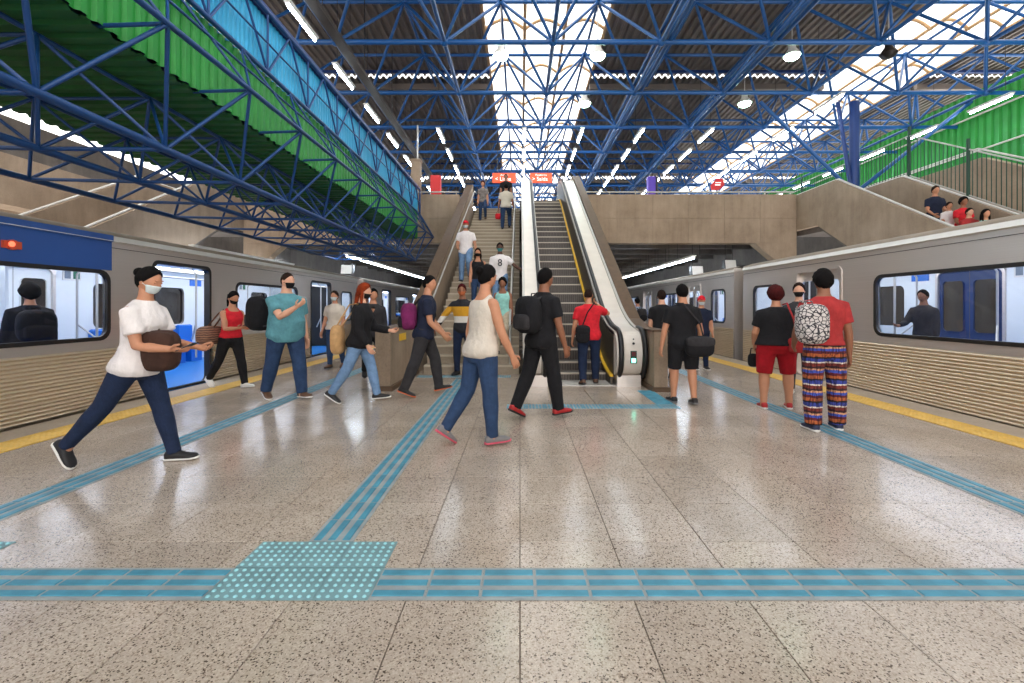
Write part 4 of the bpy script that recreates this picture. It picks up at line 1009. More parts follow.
def person(label, x, y, z, heading, H, skin, hair, hairc, top, bottom, shoes, sex='m', wide=1.0, belly=0.0, lean=3, legs=None, arms=None, head=(0, 0), mask=None, vox=0.016, cap=None, glasses=False, stance=2):
    """top = (kind, material, hem); bottom = (kind, material, looseness); shoes = (material, sole material)
    legs = ((thigh, knee, foot, out) right, left); arms = ((pitch, out, fore_pitch, fore_out) right, left)"""
    legs = legs or ((0, 0, 0, stance), (0, 0, 0, stance)); arms = arms or ((4, 9, 10, 4), (4, 9, 10, 4))
    hipz = 0.53 * H
    J = {}
    low = 1e9; feet = []
    for i, s in ((0, 1), (1, -1)):
        th, kn, fp, ou = legs[i]
        hip = Vector((s * 0.052 * H * wide, 0, hipz)); knee = hip + dirv(th, ou, s) * 0.245 * H; ank = knee + dirv(th - kn, ou * 0.4, s) * 0.245 * H
        J['leg%d' % i] = (hip, knee, ank)
        for t in (-0.045, 0.108):
            zz = ank.z - 0.042 * H * math.cos(R(fp)) + t * H * math.sin(R(fp)); low = min(low, zz)
    dz = -low
    for i in (0, 1): J['leg%d' % i] = tuple(p + Vector((0, 0, dz)) for p in J['leg%d' % i])
    P0 = Vector((0, 0, hipz + dz)); ax = Vector((0, math.sin(R(lean)), math.cos(R(lean)))); fw = Vector((0, math.cos(R(lean)), -math.sin(R(lean))))
    def sp(t): return P0 + ax * ((t - 0.53) * H)
    def tor(t0, t1, grow, bel=True, flare=0.0):
        secs = TORSO[sex]; ts = [q[0] for q in secs]
        def at(t):
            for a, b2 in zip(secs[:-1], secs[1:]):
                if a[0] <= t <= b2[0]:
                    u = (t - a[0]) / (b2[0] - a[0]); return [a[i] + (b2[i] - a[i]) * u for i in range(4)]
            return secs[0] if t < ts[0] else secs[-1]
        lst = [t0] + [t for t in ts if t0 + 0.006 < t < t1 - 0.006] + [t1]
        rings = []
        for t in lst:
            q = at(t); wd = 1 + (wide - 1) * (1 if t < 0.66 else 0.62 if t < 0.81 else 0.3)
            bl = belly * math.exp(-((t - 0.61) / 0.07) ** 2)
            fl = flare * max(0, 0.56 - t) / 0.1
            g = grow * (1 if t < 0.815 else 0.6)
            rx = (q[1] * wd + g + fl + bl * 0.45) * H; rf = (q[2] * (0.4 + 0.6 * wd) + g + bl + fl) * H; rb = (q[3] * (0.4 + 0.6 * wd) + g + fl) * H
            c = sp(t); n = 18; rr = []
            for j in range(n):
                a = 2 * PI * j / n; ca, sa = math.cos(a), math.sin(a)
                rr.append(c + Vector((1, 0, 0)) * (math.copysign(abs(ca) ** 0.88, ca) * rx) + fw * (math.copysign(abs(sa) ** 0.9, sa) * (rf if sa > 0 else rb)))
            rings.append(rr)
        return rings
    # arms
    for i, s in ((0, 1), (1, -1)):
        pt, ou, fp, fo = arms[i]
        sh = sp(0.78) + Vector((s * (0.102 if sex == 'm' else 0.092) * H * (0.5 + 0.5 * wide), 0, 0)); el = sh + dirv(pt, ou, s) * 0.168 * H; wr = el + dirv(fp, fo, s) * 0.145 * H
        J['arm%d' % i] = (sh, el, wr)
    # ---- body
    b = MB(); b.loft(tor(0.462, 0.90, 0), 0)
    lw = 0.5 + 0.5 * wide
    for i, s in ((0, 1), (1, -1)):
        hip, kn, an = J['leg%d' % i]
        b.tube([hip + Vector((0, 0, 0.02 * H)), hip.lerp(kn, 0.4), kn, kn.lerp(an, 0.3), an.lerp(kn, 0.25), an - Vector((0, 0, 0.02 * H))], [v * H * lw for v in (.054, .05, .036, .036, .025, .023)], 12, roundcap=True)
        sh, el, wr = J['arm%d' % i]
        b.tube([sh, sh.lerp(el, 0.45), el, el.lerp(wr, 0.35), wr], [v * H * (0.6 + 0.4 * wide) for v in (.034, .030, .0245, .025, .0165)], 10, roundcap=True)
    hy, hp = head
    hc = sp(0.868) + Vector((0, 0.012 * H, 0.068 * H))
    b.tube([sp(0.835), hc - Vector((0, 0.012 * H, 0.035 * H))], 0.031 * H, 12, roundcap=True)
    k = H / 1.72
    Mh = Matrix.Translation(hc) @ Matrix.Rotation(R(hy), 4, 'Z') @ Matrix.Rotation(R(hp), 4, 'X')
    body = b.obj('person', [SKIN[skin], M_eye, M_iris, M_lip, HAIR[hairc]], None, fix=False)
    body.location = (x, y, z); body.rotation_euler.z = R(heading - 90)
    tag(body, label, 'person')
    extra = MB(); head_geo(extra, k, Mh)
    for i, s in ((0, 1), (1, -1)):
        sh, el, wr = J['arm%d' % i]; hand_geo(extra, wr, wr - el, s, H, 24 if abs(arms[i][2]) < 60 else 34, None if abs(arms[i][2]) < 60 else (-s * 0.5, 0.2, 1.0))
    jobs.append((body, vox, 4, extra))
    def garment(nm, mb, mat, sm=6, v=None):
        o = mb.obj(nm, mat, body, fix=False); jobs.append((o, v or vox, sm, None)); return o
    # ---- top
    kind, tm, hem = top
    g = MB(); gr = {'tee': 0.014, 'long': 0.014, 'tank': 0.014, 'jacket': 0.022, 'blouse': 0.013}[kind]
    g.loft(tor(hem, 0.842 if kind != 'tank' else 0.80, gr, flare=0.02 if kind in ('tee', 'blouse', 'jacket') else 0.004), 0)
    for i, s in ((0, 1), (1, -1)):
        sh, el, wr = J['arm%d' % i]
        if kind in ('tee', 'blouse'):
            e1 = sh.lerp(el, 0.66); g.tube([sp(0.80) + (sh - sp(0.80)) * 0.55, sh + Vector((0, 0, 0.004 * H)), e1], [v * H * (0.6 + 0.4 * wide) for v in (.041, .043, .043)], 12)
        elif kind in ('long', 'jacket'):
            a = 1.0 if kind == 'long' else 1.15
            g.tube([sp(0.80) + (sh - sp(0.80)) * 0.55, sh + Vector((0, 0, 0.004 * H)), sh.lerp(el, 0.5), el, el.lerp(wr, 0.5), el.lerp(wr, 0.96)], [v * H * a * (0.6 + 0.4 * wide) for v in (.040, .040, .039, .035, .032, .028)], 12)
        elif kind == 'tank':
            g.tube([sp(0.77) + Vector((s * 0.055 * H, 0.045 * H, 0)), sp(0.826) + Vector((s * 0.058 * H, 0, 0)), sp(0.78) + Vector((s * 0.055 * H, -0.05 * H, 0))], 0.016 * H, 8)
    garment({'tee': 't_shirt', 'long': 'long_sleeved_shirt', 'tank': 'sleeveless_top', 'jacket': 'jacket', 'blouse': 'blouse'}[kind], g, tm)
    # ---- bottom
    kind, bm_, lo = bottom
    g = MB(); g.loft(tor(0.45, min(0.585, top[2] + 0.035), 0.007), 0)
    for i, s in ((0, 1), (1, -1)):
        hip, kn, an = J['leg%d' % i]
        full = [hip + Vector((0, 0, 0.03 * H)), hip.lerp(kn, 0.3), hip.lerp(kn, 0.7), kn, kn.lerp(an, 0.3), kn.lerp(an, 0.7), an - (kn - an) * 0.03]
        rr = [v * H * lw for v in (.060, .058 + .006 * lo, .047 + .010 * lo, .041 + .012 * lo, .041 + .013 * lo, .032 + .016 * lo, .029 + .017 * lo)]
        if kind == 'trousers': pass
        elif kind == 'shorts': full = full[:4]; rr = [v * 1.05 for v in rr[:4]]
        elif kind == 'short_shorts': full = full[:3]; rr = [v * 1.06 for v in rr[:3]]
        g.tube(full, rr, 12)
    garment({'trousers': 'trousers', 'shorts': 'shorts', 'short_shorts': 'shorts'}[kind], g, bm_)
    # ---- shoes
    for i, s in ((0, 1), (1, -1)):
        g = MB(); shoe_geo(g, J['leg%d' % i][2], 0, legs[i][2], H, s); g.obj('shoe', list(shoes), body)
    # ---- hair, mask, cap
    if hair:
        g = MB(); hair_geo(g, k, Mh, hair); g.obj('hair', HAIR[hairc], body)
    if cap:
        g = MB(); hair_geo(g, k * 1.03, Mh, 'cap'); g.tube([Mh @ (Vector(p) * k) for p in ((0, 0.085, 0.042), (0, 0.13, 0.036), (0, 0.175, 0.026))], [0.07 * k, 0.066 * k, 0.04 * k], 12, ry=[0.008 * k] * 3, up=Mh.to_3x3() @ Vector((0, 0, 1))); g.obj('cap', cap, body)
    if mask:
        g = MB(); patch(g, k, Mh, -68, 68, 101, 143, 0.008); mo = g.obj('face_mask', mask, body)
        g = MB()
        for s in (-1, 1): g.tube([Mh @ head_pt(R(107), R(s * 66), k, 0.006), Mh @ head_pt(R(96), R(s * 88), k, 0.006)], 0.0025 * k, 5)
        g.obj('ear_loop', mask, mo)
    body['_J'] = 0
    del body['_J']
    return body, J, sp, hc

# ---- bags
def bag_empty(name, pr, c, label, cat='bag', rz=0):
    body = pr[0]; a = body.rotation_euler.z; c = Vector(c)
    w = Vector(body.location) + Matrix.Rotation(a, 3, 'Z') @ c
    return empty(name, w, a + R(rz), label, cat)
def sup(r, e=0.55, nu=18, nv=12):
    q = MB(); q.ellipsoid((0, 0, 0), r, 0, nu, nv, e); return q
def backpack(pr, label, m1, m2, size=(0.16, 0.10, 0.23), back=0.20, zt=0.70, side=0.0, straps=True, rz=0, H=1.7):
    body, J, sp, hc = pr; c = sp(zt); fw = -1
    pos = Vector((side, c.y - back, c.z))
    e = bag_empty('backpack', pr, pos, label, 'backpack', rz)
    sup(size, 0.6).obj('main_pocket', m1, e)
    q = sup((size[0] * 0.78, size[1] * 0.5, size[2] * 0.42), 0.5); q.obj('front_pocket', m2, e, (0, -size[1] * 0.82, -size[2] * 0.38))
    q = MB(); q.tube([(-size[0] * 0.86, -size[1] * 0.2, size[2] * 0.1), (-size[0] * 0.6, -size[1] * 0.2, size[2] * 0.86), (size[0] * 0.6, -size[1] * 0.2, size[2] * 0.86), (size[0] * 0.86, -size[1] * 0.2, size[2] * 0.1)], 0.006, 5); q.obj('zip', M_black, e)
    q = MB(); q.tube([(-0.04, size[1] * 0.7, size[2] * 0.9), (-0.03, size[1] * 0.7, size[2] * 1.12), (0.03, size[1] * 0.7, size[2] * 1.12), (0.04, size[1] * 0.7, size[2] * 0.9)], 0.008, 6); q.obj('carry_loop', m2, e)
    if straps:
        for i, s in ((0, 1), (1, -1)):
            if side and s * side < 0: continue
            x = s * 0.075 - side if not side else 0.0 + s * 0.02
            sh = J['arm%d' % i][0]
            pts = [(x, size[1] * 0.6, size[2] * 0.8), (x, back * 0.6, sh.z - pos.z + 0.045), (x * 1.02, back + 0.02, sh.z - pos.z + 0.052), (x * 1.08, back + 0.125, sh.z - pos.z - 0.04), (x * 1.15, back + 0.142, sh.z - pos.z - 0.2), (x * 1.5, back + 0.02, -size[2] * 0.55), (x * 1.4, size[1] * 0.6, -size[2] * 0.75)]
            q = MB(); q.tube(pts, 0.024, 8, ry=0.007, up=(1, 0, 0)) if False else q.tube(pts, 0.014, 8); q.obj('strap', m2, e)
    return e
def handbag(pr, label, m1, m2, pos, size=(0.17, 0.07, 0.13), strap_to=None, name='handbag', cat='handbag', rz=0, flap=True):
    e = bag_empty(name, pr, pos, label, cat, rz)
    sup(size, 0.6).obj('bag_body', m1, e)
    if flap:
        q = sup((size[0] * 1.01, size[1] * 0.6, size[2] * 0.5), 0.6); q.obj('flap', m2, e, (0, -size[1] * 0.5, size[2] * 0.45))
    q = MB()
    if strap_to is None:
        q.tube([(-size[0] * 0.6, 0, size[2] * 0.8), (-size[0] * 0.4, 0, size[2] * 1.8), (size[0] * 0.4, 0, size[2] * 1.8), (size[0] * 0.6, 0, size[2] * 0.8)], 0.008, 6)
    else:
        inv = Matrix.Rotation(-R(rz), 3, 'Z')
        pts = [inv @ (Vector(p) - Vector(pos)) for p in strap_to]; q.tube(pts, 0.011, 6)
    q.obj('strap', m2, e); return e
def phone(pr, i, label):
    body, J, sp, hc = pr; sh, el, wr = J['arm%d' % i]; d = (wr - el).normalized()
    e = bag_empty('phone', pr, wr + d * 0.12 + Vector((0, 0, 0.03)), label, 'phone')
    q = MB(); q.cham(-0.036, 0.036, -0.075, 0.075, -0.004, 0.004, 0.002, 0); q.obj('case', M_black, e)
    q = MB(); q.box(-0.032, 0.032, -0.07, 0.07, 0.0041, 0.0049); q.obj('screen', plain('phone_screen', (150, 170, 190), 0.2, emis=(160, 180, 200), estr=0.4), e); e.rotation_euler.x = R(25)

WS = plain('shoe_white', (226, 222, 216), 0.6); BS = plain('shoe_black', (26, 24, 26), 0.6); RSH = plain('shoe_red', (168, 32, 34), 0.6); NS = plain('shoe_navy', (38, 44, 74), 0.6); OSL = plain('sole_orange', (200, 96, 50), 0.6); GSH = plain('shoe_grey', (120, 116, 116), 0.6); PSL = plain('sole_pink', (206, 80, 100), 0.6); BRS = plain('shoe_brown', (96, 66, 46), 0.6)
white, cream, grey = C('white', (232, 224, 222)), C('cream', (206, 194, 180)), C('grey', (150, 148, 150))
black, navy, denim, ddenim, ldenim = C('black', (26, 25, 28)), C('navy', (30, 36, 56)), C('denim', (44, 64, 96)), C('dark_denim', (28, 40, 66)), C('light_denim', (112, 142, 178))
teal, red, dred, charc, beige = C('teal', (92, 146, 156)), C('red', (206, 36, 48)), C('dark_red', (164, 50, 50)), C('charcoal', (50, 48, 50)), C('beige', (196, 180, 156))
brownd = C('dark_brown', (66, 44, 36)); brownc, tanc, purple, mint, skyb, shortred = C('brown', (98, 66, 48)), C('tan', (186, 146, 100)), C('purple', (112, 34, 84)), C('mint', (150, 206, 196)), C('sky', (140, 160, 186)), C('short_red', (150, 14, 26))
M_mask_b, M_mask_w, M_mask_g = C('mask_black', (18, 18, 20)), C('mask_white', (204, 214, 214)), C('mask_teal', (60, 130, 130))

def banded(name, stops, coord_axis=2, scale=1.0, rep=False, wob=0.0):
    t = NT(name); tc = t.n('ShaderNodeTexCoord'); sx = t.n('ShaderNodeSeparateXYZ'); t.l(tc.outputs['Object'], sx.inputs[0]); v = sx.outputs[coord_axis]
    m = t.n('ShaderNodeMath', operation='MULTIPLY'); t.l(v, m.inputs[0]); m.inputs[1].default_value = scale; v = m.outputs[0]
    if wob:
        nz = t.noise(20, 2); a = t.n('ShaderNodeMath', operation='MULTIPLY_ADD'); t.l(nz.outputs['Fac'], a.inputs[0]); a.inputs[1].default_value = wob; t.l(v, a.inputs[2]); v = a.outputs[0]
    if rep:
        f = t.n('ShaderNodeMath', operation='FRACT'); t.l(v, f.inputs[0]); v = f.outputs[0]
    r = t.ramp(v, [(p, lin(c)) for p, c in stops], 'CONSTANT'); cc = r.outputs['Color']
    if rep and wob < 0.5:
        z2 = t.noise(11, 2, 0.5, stretch=(6, 6, 0.7)); d2 = t.ramp(z2.outputs['Fac'], [(0.4, (0.35, 0.28, 0.3, 1)), (0.56, (1, 1, 1, 1))]); cc = t.mix(1.0, cc, d2.outputs['Color'], 'MULTIPLY')
    t.l(cc, t.b.inputs['Base Color']); t.b.inputs['Roughness'].default_value = 0.9
    wz = t.noise(13, 4, 0.55); t.bump(wz.outputs['Fac'], 0.6, 0.03); MATS[name] = t.m; return t.m
M_stripe = banded('striped_trousers', [(0, (120, 44, 36)), (0.14, (226, 214, 200)), (0.2, (54, 66, 150)), (0.36, (40, 28, 32)), (0.44, (176, 92, 48)), (0.58, (96, 28, 40)), (0.7, (60, 80, 176)), (0.82, (208, 150, 110)), (0.9, (60, 30, 34))], 2, 4.3, True, 0.12)
M_yjack = banded('banded_jacket', [(0, (34, 34, 40)), (0.58, (222, 216, 208)), (0.65, (206, 150, 36)), (0.755, (34, 34, 40))], 2, 0.5 / 0.5 * 0.575)
M_patt = NT('patterned_bag')
_v = M_patt.n('ShaderNodeTexVoronoi', feature='DISTANCE_TO_EDGE'); _v.inputs['Scale'].default_value = 25
_tc = M_patt.n('ShaderNodeTexCoord'); M_patt.l(_tc.outputs['Object'], _v.inputs['Vector'])
_r = M_patt.ramp(_v.outputs['Distance'], [(0.0, lin((50, 46, 52))), (0.09, lin((196, 188, 184)))], 'CONSTANT'); M_patt.l(_r.outputs['Color'], M_patt.b.inputs['Base Color']); M_patt.b.inputs['Roughness'].default_value = 0.9; M_patt = M_patt.m
M_zig = banded('zigzag_bag', [(0, (150, 108, 84)), (0.5, (92, 64, 54))], 2, 28, True, 0.8)
M_gprint = cloth('grey_print', (120, 112, 108), 0.6)

WALK_A = ((-26, 10, -38, 2), (18, 4, 8, 2)); WALK_B = ((18, 4, 8, 2), (-26, 10, -38, 2)); WALK_S = ((-14, 8, -18, 2), (12, 3, 4, 2))
DN = ((8, 4, 0, 2), (35, 66, -4, 2)); UPS = ((35, 56, 0, 3), (-4, 4, -4, 3))

def loc(px, Y): return (px - 520) / 455 * Y
def stz(Y): return math.ceil(max(0, (Y - SY0)) / TR) * RS

# 1 left woman in white tee
p = person('woman in white t-shirt and dark jeans striding right past the left train window', loc(138, 3.78), 3.78, 0, 4, 1.66, 'tan', 'bun', 'black', ('tee', white, 0.47), ('trousers', ddenim, 0.15), (BS, WS), 'f', 1.02, lean=7,
           legs=((-30, 12, -52, 1), (17, 2, 2, 1)), arms=((14, 4, 84, -6), (20, 6, 80, -8)), head=(-4, -14), mask=M_mask_w, vox=0.012)
handbag(p, 'brown leather handbag hanging in front of the woman in white', brownd, brownd, (0.04, 0.2, 0.95), (0.15, 0.1, 0.17), [(0.02, 0.18, 1.1), (-0.02, 0.12, 1.25), (-0.1, 0.02, 1.42), (-0.1, -0.1, 1.3)], rz=80)
phone(p, 0, 'phone held by the woman in the white t-shirt')
# 2 red tank top woman
p = person('woman in red sleeveless top and black trousers looking at her phone by the open doors', loc(231, 7.36), 7.36, 0, -22, 1.57, 'tan', 'pony', 'black', ('tank', red, 0.53), ('trousers', black, 0.3), (WS, WS), 'f', 1.0, lean=4,
           legs=((-22, 14, -30, 2), (16, 4, 6, 2)), arms=((18, 6, 95, -14), (16, 8, 100, -16)), head=(-8, -22), mask=M_mask_b)
handbag(p, 'brown zigzag patterned shoulder bag carried by the woman in red', M_zig, brownc, (0.2, -0.2, 0.86), (0.23, 0.12, 0.15), [(0.2, -0.12, 0.98), p[1]['arm0'][0] + Vector((0.0, 0.04, 0.02)), p[1]['arm0'][0] + Vector((-0.02, -0.02, 0.055)), p[1]['arm0'][0] + Vector((0.02, -0.08, 0.0)), (0.2, -0.28, 0.98)], rz=20, flap=False)
phone(p, 0, 'phone held by the woman in the red top')
# 3 teal man
p = person('heavy-set man in teal polo shirt and blue jeans with black mask walking towards us', loc(286, 6.48), 6.48, 0, -36, 1.78, 'fair', 'fuzz', 'brown', ('tee', teal, 0.455), ('trousers', denim, 0.5), (BRS, WS), 'm', 1.28, 0.045, 2,
           legs=((-14, 8, -16, 3), (12, 3, 4, 3)), arms=((42, -4, 128, -30), (-8, 12, 8, 6)), head=(18, 0), mask=M_mask_b, vox=0.014)
backpack(p, 'large black backpack slung over the shoulder of the man in teal', black, charc, (0.17, 0.13, 0.25), 0.36, 0.68, 0.2, True, 15)
# 4 blouse woman
p = person('woman in pale blouse and jeans with white mask standing by the second left doors', loc(335, 9.77), 9.77, 0, 268, 1.63, 'tan', 'bun', 'brown', ('blouse', cream, 0.50), ('trousers', denim, 0.2), (BRS, BS), 'f', 1.0, lean=0,
           legs=((4, 6, 0, 2), (-8, 10, -12, 2)), arms=((-2, 14, 10, 12), (6, 10, 30, 2)), mask=M_mask_w)
# 5 redhead
p = person('red-haired woman in black jacket and light jeans walking right', loc(360, 6.28), 6.28, 0, 2, 1.63, 'fair', 'long', 'red', ('jacket', black, 0.46), ('trousers', ldenim, 0.25), (BS, WS), 'f', 1.02, lean=4,
           legs=((-20, 12, -30, 2), (18, 6, 6, 2)), arms=((2, 8, 30, -4), (24, 8, 80, -10)), head=(-6, -8), mask=M_mask_b, vox=0.014)
handbag(p, 'tan shoulder bag behind the red-haired woman', tanc, tanc, (0.12, -0.26, 0.87), (0.13, 0.08, 0.2), [(0.14, -0.26, 1.06), (0.13, -0.1, 1.34), (0.12, 0.02, 1.36), (0.14, -0.2, 1.05)], flap=False)
# 5b hidden person
p = person('person in dark clothes half hidden behind the red-haired woman, raising a phone', loc(373, 8.4), 8.4, 0, 300, 1.62, 'tan', 'short', 'black', ('long', charc, 0.46), ('trousers', black, 0.4), (BS, BS), 'm', 1.0, arms=((46, 6, 120, -12), (4, 8, 20, 0)), legs=WALK_S)
phone(p, 0, 'phone raised beside the red-haired woman')
# 6 navy man
p = person('man in navy t-shirt and dark cargo trousers stepping right towards the stairs', loc(424, 6.75), 6.75, 0, 12, 1.75, 'tan', 'short', 'black', ('tee', navy, 0.47), ('trousers', charc, 0.55), (BS, OSL), 'm', 1.08, lean=6,
           legs=((-16, 6, -20, 2), (22, 14, 10, 2)), arms=((8, 8, 46, -8), (18, 10, 40, -4)), head=(-30, 0), vox=0.014)
backpack(p, 'purple and black backpack on the man in navy', purple, black, (0.17, 0.12, 0.2), 0.24, 0.66)
# 7 yellow jacket
p = person('man in black jacket with yellow and white bands at the foot of the stairs', loc(463, 8.75), 8.75, 0, 258, 1.73, 'brown', 'short', 'auburn', ('long', M_yjack, 0.47), ('trousers', ddenim, 0.25), (BS, BS), 'm', 0.98, lean=4,
           legs=((2, 8, 0, 4), (-10, 14, -16, 4)), arms=((4, 42, 14, 30), (6, 10, 24, 0)), mask=C('mask_orange', (196, 110, 70)), head=(14, 0))
# 8 centre woman
p = person('woman in white sleeveless top and blue jeans striding past, nearest in the middle', loc(481, 4.38), 4.38, 0, 34, 1.69, 'tan', 'bun', 'black', ('tank', cream, 0.475), ('trousers', denim, 0.2), (GSH, PSL), 'f', 1.1, lean=5,
           legs=((5, 2, 2, 2), (-12, 22, -36, 2)), arms=((14, 10, 28, 0), (-10, 10, 6, 4)), head=(10, -4), vox=0.012)
# 9 black man
p = person('man in black t-shirt and black trousers with red shoes walking right', loc(541, 5.4), 5.4, 0, 38, 1.74, 'brown', 'short', 'black', ('tee', black, 0.46), ('trousers', black, 0.6), (RSH, BS), 'm', 1.08, lean=5,
           legs=((13, 3, 4, 2), (-13, 14, -26, 2)), arms=((8, 9, 20, 2), (12, 8, 40, -4)), vox=0.013)
backpack(p, 'black backpack on the man in black with red shoes', black, charc, (0.17, 0.11, 0.22), 0.22, 0.69)
# 10 red shirt man
p = person('man in red t-shirt stepping onto the escalator with one hand at his head', loc(589, 7.72), 7.72, 0, 90, 1.6, 'tan', 'fuzz', 'brown', ('tee', red, 0.455), ('trousers', ddenim, 0.45), (BRS, BS), 'm', 1.14, lean=6,
           legs=((8, 6, 0, 3), (-6, 10, -10, 3)), arms=((70, 46, 158, -46), (-4, 14, 6, 8)), head=(-12, -12))
handbag(p, 'black shoulder bag on the man in red by the escalator', black, black, (-0.13, -0.17, 0.86), (0.12, 0.06, 0.15), [(-0.13, -0.15, 1.0), (-0.05, -0.16, 1.22), (0.06, -0.1, 1.36), (0.1, 0.02, 1.38)])
# 11 on the stairs
p = person('man in red cap, white t-shirt and light jeans coming down the stairs', loc(466, 12.9), 12.9, stz(12.9 - 0.22), 268, 1.74, 'tan', None, 'brown', ('tee', white, 0.46), ('trousers', ldenim, 0.5), (BS, WS), 'm', 1.08, legs=DN, arms=((10, 10, 60, -12), (0, 16, 14, 10)), mask=M_mask_w, cap=C('cap_red', (206, 34, 48)), vox=0.02)
p = person('woman with long hair in black top and jeans coming down beside the red cap man', loc(478, 11.4), 11.4, stz(11.4 - 0.22), 272, 1.6, 'tan', 'long', 'brown', ('tank', black, 0.52), ('trousers', denim, 0.1), (BS, BS), 'f', 0.98, legs=DN, mask=M_mask_b, vox=0.02)
p = person('man in white football shirt numbered 8 holding the stair rail', loc(500, 11.3), 11.3, stz(11.3 - 0.22), 272, 1.72, 'dark', 'short', 'black', ('tee', white, 0.47), ('trousers', ldenim, 0.3), (BS, BS), 'm', 1.05, legs=DN, arms=((6, 10, 16, 4), (14, 46, 50, 44)), mask=M_mask_g, vox=0.02)
t8 = text_obj('shirt_number', '8', 0.24, plain('number_ink', (36, 36, 44), 0.8), p[0], (0.0, 0.183, p[2](0.71).z), (H2, 0, PI), 0.012)
p = person('dark-haired woman in mint top low on the stairs behind the woman in white', loc(503, 9.6), 9.6, stz(9.6 - 0.22), 262, 1.58, 'brown', 'curly', 'black', ('tank', mint, 0.5), ('trousers', beige, 0.3), (BS, BS), 'f', 1.0, legs=DN, vox=0.02)
p = person('woman in grey print shirt and jeans at the top of the stairs', loc(483, 18.0), 18.0, stz(18.0 - 0.22), 270, 1.6, 'tan', 'curly', 'auburn', ('tee', M_gprint, 0.48), ('trousers', denim, 0.2), (BRS, BRS), 'f', 0.98, legs=DN, vox=0.025)
p = person('man in pale printed t-shirt carrying a red bag near the top of the stairs', loc(506, 17.0), 17.0, stz(17.0 - 0.05), 88, 1.74, 'brown', 'short', 'black', ('tee', C('pale_print', (206, 196, 180)), 0.47), ('trousers', denim, 0.4), (BS, BS), 'm', 1.08, legs=UPS, arms=((6, 12, 20, 6), (4, 14, 10, 8)), vox=0.025)
handbag(p, 'red bag in the hand of the man near the top of the stairs', red, dred, p[1]['arm1'][2] + Vector((0, 0.04, -0.28)), (0.13, 0.07, 0.11), name='carrier_bag', cat='bag', flap=False)
p = person('person in black at the very top of the stairs under the orange sign', loc(506, 19.2), 19.2, stz(19.2 - 0.22), 268, 1.72, 'brown', 'short', 'black', ('tee', black, 0.46), ('trousers', charc, 0.3), (BS, BS), 'm', 1.08, legs=DN, vox=0.025)
# 12 right of the escalator
p = person('man in black t-shirt and shorts with a messenger bag seen from behind', loc(683, 6.2), 6.2, 0, 92, 1.6, 'tan', 'short', 'black', ('tee', black, 0.455), ('shorts', black, 0.7), (BS, GSH), 'm', 1.12, lean=2,
           legs=((-4, 6, -4, 2), (5, 2, 2, 2)), arms=((-4, 14, 10, 8), (2, 16, 6, 8)), vox=0.014)
handbag(p, 'black messenger bag hanging on the hip of the man in shorts', black, charc, (0.14, -0.2, 0.79), (0.19, 0.08, 0.14), [(0.24, -0.1, 0.9), (0.16, -0.16, 1.1), (-0.06, -0.15, 1.36), (-0.1, 0.02, 1.36)], name='messenger_bag', cat='bag')
p = person('man in black t-shirt partly behind the man in shorts', loc(662, 8.4), 8.4, 0, 84, 1.6, 'fair', 'short', 'brown', ('tee', black, 0.46), ('shorts', charc, 0.6), (BS, BS), 'm', 1.05, legs=WALK_S, vox=0.018)
p = person('person in red cap and dark shirt facing us beyond the man in shorts', loc(701, 9.6), 9.6, 0, 262, 1.53, 'tan', None, 'black', ('tee', navy, 0.46), ('trousers', ddenim, 0.3), (BS, WS), 'm', 1.0, mask=M_mask_w, cap=C('cap_red', (206, 34, 48)), vox=0.02)
p = person('person in pale blue shirt and beige trousers far down the right platform', loc(638, 13.6), 13.6, 0, 110, 1.56, 'tan', 'short', 'black', ('tee', skyb, 0.47), ('trousers', beige, 0.5), (BS, BS), 'm', 1.05, legs=WALK_S, vox=0.022)
backpack(p, 'dark backpack on the person in pale blue shirt', charc, black, (0.15, 0.1, 0.2), 0.2, 0.68)
# 13 waiting group
p = person('woman in black t-shirt and red shorts waiting on the right guide line', loc(776, 5.9), 5.9, 0, 74, 1.56, 'tan', 'afro', 'auburn', ('tee', black, 0.52), ('shorts', shortred, 0.7), (RSH, WS), 'f', 1.36, 0.02, 1,
           legs=((3, 2, 0, 5), (-3, 2, 0, 5)), arms=((4, 14, 20, 0), (6, 16, 44, -6)), head=(0, -2), vox=0.014)
handbag(p, 'small red shoulder bag of the woman in red shorts', dred, dred, (0.22, -0.12, 0.83), (0.12, 0.06, 0.1), [(0.22, -0.12, 0.9), (0.16, -0.16, 1.16), (0.1, -0.1, 1.36), (0.09, 0.05, 1.34)])
handbag(p, 'small black purse held by the woman in red shorts', black, black, p[1]['arm1'][2] + Vector((0, 0.06, -0.22)), (0.07, 0.04, 0.09), name='purse', cat='purse', flap=False)
p = person('woman with dark mask facing us between the red shorts woman and the tall man', loc(799, 6.9), 6.9, 0, 236, 1.66, 'fair', 'bun', 'brown', ('tee', charc, 0.48), ('trousers', charc, 0.2), (WS, WS), 'f', 1.0, mask=M_mask_b, vox=0.016)
p = person('person in red t-shirt and striped multicoloured trousers waiting on the right', loc(824, 4.88), 4.88, 0, 80, 1.69, 'brown', 'curly', 'black', ('tee', dred, 0.535), ('trousers', M_stripe, 1.1), (NS, WS), 'm', 1.04, lean=1,
           legs=((2, 0, 0, 5), (-4, 4, 0, 5)), arms=((-2, 12, 8, 6), (16, 12, 50, -10)), head=(0, 0), vox=0.012)
backpack(p, 'white patterned backpack hanging from one shoulder of the person in striped trousers', M_patt, M_patt, (0.15, 0.11, 0.21), 0.2, 0.67, -0.2, True, 0)
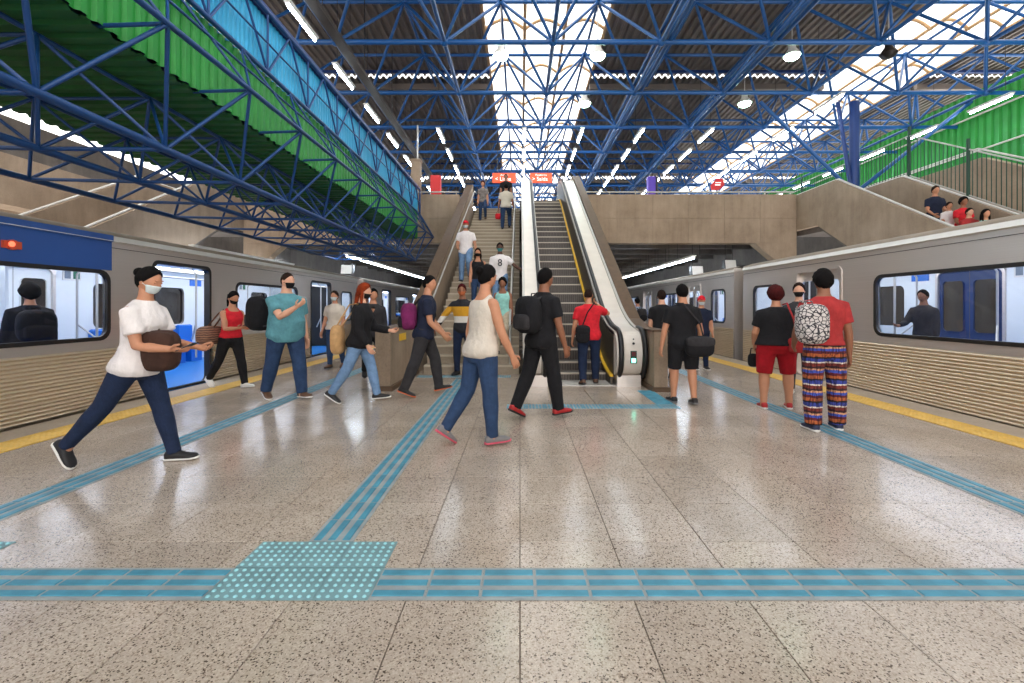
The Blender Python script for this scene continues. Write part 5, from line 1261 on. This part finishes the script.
# 14 on the right ramp stairs
def rz_(Y): return 4.25 - 0.171 * math.floor((14.95 + 0.55 - Y) / 0.3) if False else 5.48 - 0.571 * (14.95 - Y) - 1.22
for lab, px, Y, H_, sk, hr_, hc_, tp, sx in (('man in navy shirt highest on the right ramp', 934, 12.6, 1.72, 'tan', 'short', 'brown', navy, 'm'), ('dark-haired woman in bright red on the right ramp', 962, 11.9, 1.64, 'brown', 'curly', 'black', red, 'f'),
                                       ('child in pale shirt leaning in front of the navy shirt man', 948, 12.25, 1.4, 'tan', 'short', 'brown', white, 'm'), ('person in dark red shirt lower on the right ramp', 968, 11.5, 1.5, 'fair', 'short', 'brown', dred, 'm'), ('woman with long black hair in mint top lowest on the right ramp', 984, 11.2, 1.58, 'tan', 'long', 'black', mint, 'f')):
    person(lab, loc(px, Y), Y, rz_(Y), 262, H_, sk, hr_, hc_, ('tee', tp, 0.47), ('trousers', ddenim, 0.3), (BS, BS), sx, 1.0, legs=DN, arms=((10, 8, 50, -8), (10, 8, 60, -8)), vox=0.022)
# 15 inside the trains
p = person('person in dark jacket and blue jeans standing inside the left train window', -6.15, 5.72, 0.0, 150, 1.58, 'tan', 'afro', 'black', ('jacket', black, 0.46), ('trousers', denim, 0.4), (BS, BS), 'f', 1.1, vox=0.016)
backpack(p, 'black backpack on the passenger inside the left train', black, black, (0.18, 0.12, 0.2), 0.24, 0.68)
p = person('passenger in dark clothes seen through the large right train window', 7.2, 8.1, 0.0, 200, 1.6, 'brown', 'short', 'black', ('long', charc, 0.46), ('trousers', black, 0.4), (BS, BS), 'm', 1.0, arms=((30, 10, 80, -6), (4, 8, 10, 2)), vox=0.02)

# ------------------------------------------------------------------ turn the lofted shapes into continuous skins
for o, v, sm, ex in jobs:
    m = o.modifiers.new('remesh', 'REMESH'); m.mode = 'VOXEL'; m.voxel_size = v; m.use_smooth_shade = True
    m = o.modifiers.new('smooth', 'SMOOTH'); m.factor = 0.5; m.iterations = sm
bpy.context.view_layer.update()
dg_ = bpy.context.evaluated_depsgraph_get()
news = [bpy.data.meshes.new_from_object(o.evaluated_get(dg_)) for o, v, sm, ex in jobs]
for (o, v, sm, ex), me in zip(jobs, news):
    old = o.data; mats = list(old.materials); o.modifiers.clear()
    if ex is not None:
        nv_ = len(me.vertices); vs = [tuple(q.co) for q in me.vertices] + ex.v; fs = [tuple(q.vertices) for q in me.polygons] + [tuple(i + nv_ for i in f) for f in ex.f]
        mi = [0] * len(me.polygons) + ex.m
        n2 = bpy.data.meshes.new(o.name); n2.from_pydata(vs, [], fs); n2.polygons.foreach_set('material_index', mi); n2.polygons.foreach_set('use_smooth', [True] * len(fs)); bpy.data.meshes.remove(me); me = n2
        bm = bmesh.new(); bm.from_mesh(me); bmesh.ops.recalc_face_normals(bm, faces=bm.faces); bm.to_mesh(me); bm.free()
    me.materials.clear()
    for q in mats: me.materials.append(q)
    if ex is None: me.polygons.foreach_set('use_smooth', [True] * len(me.polygons))
    me.update(); o.data = me; bpy.data.meshes.remove(old)
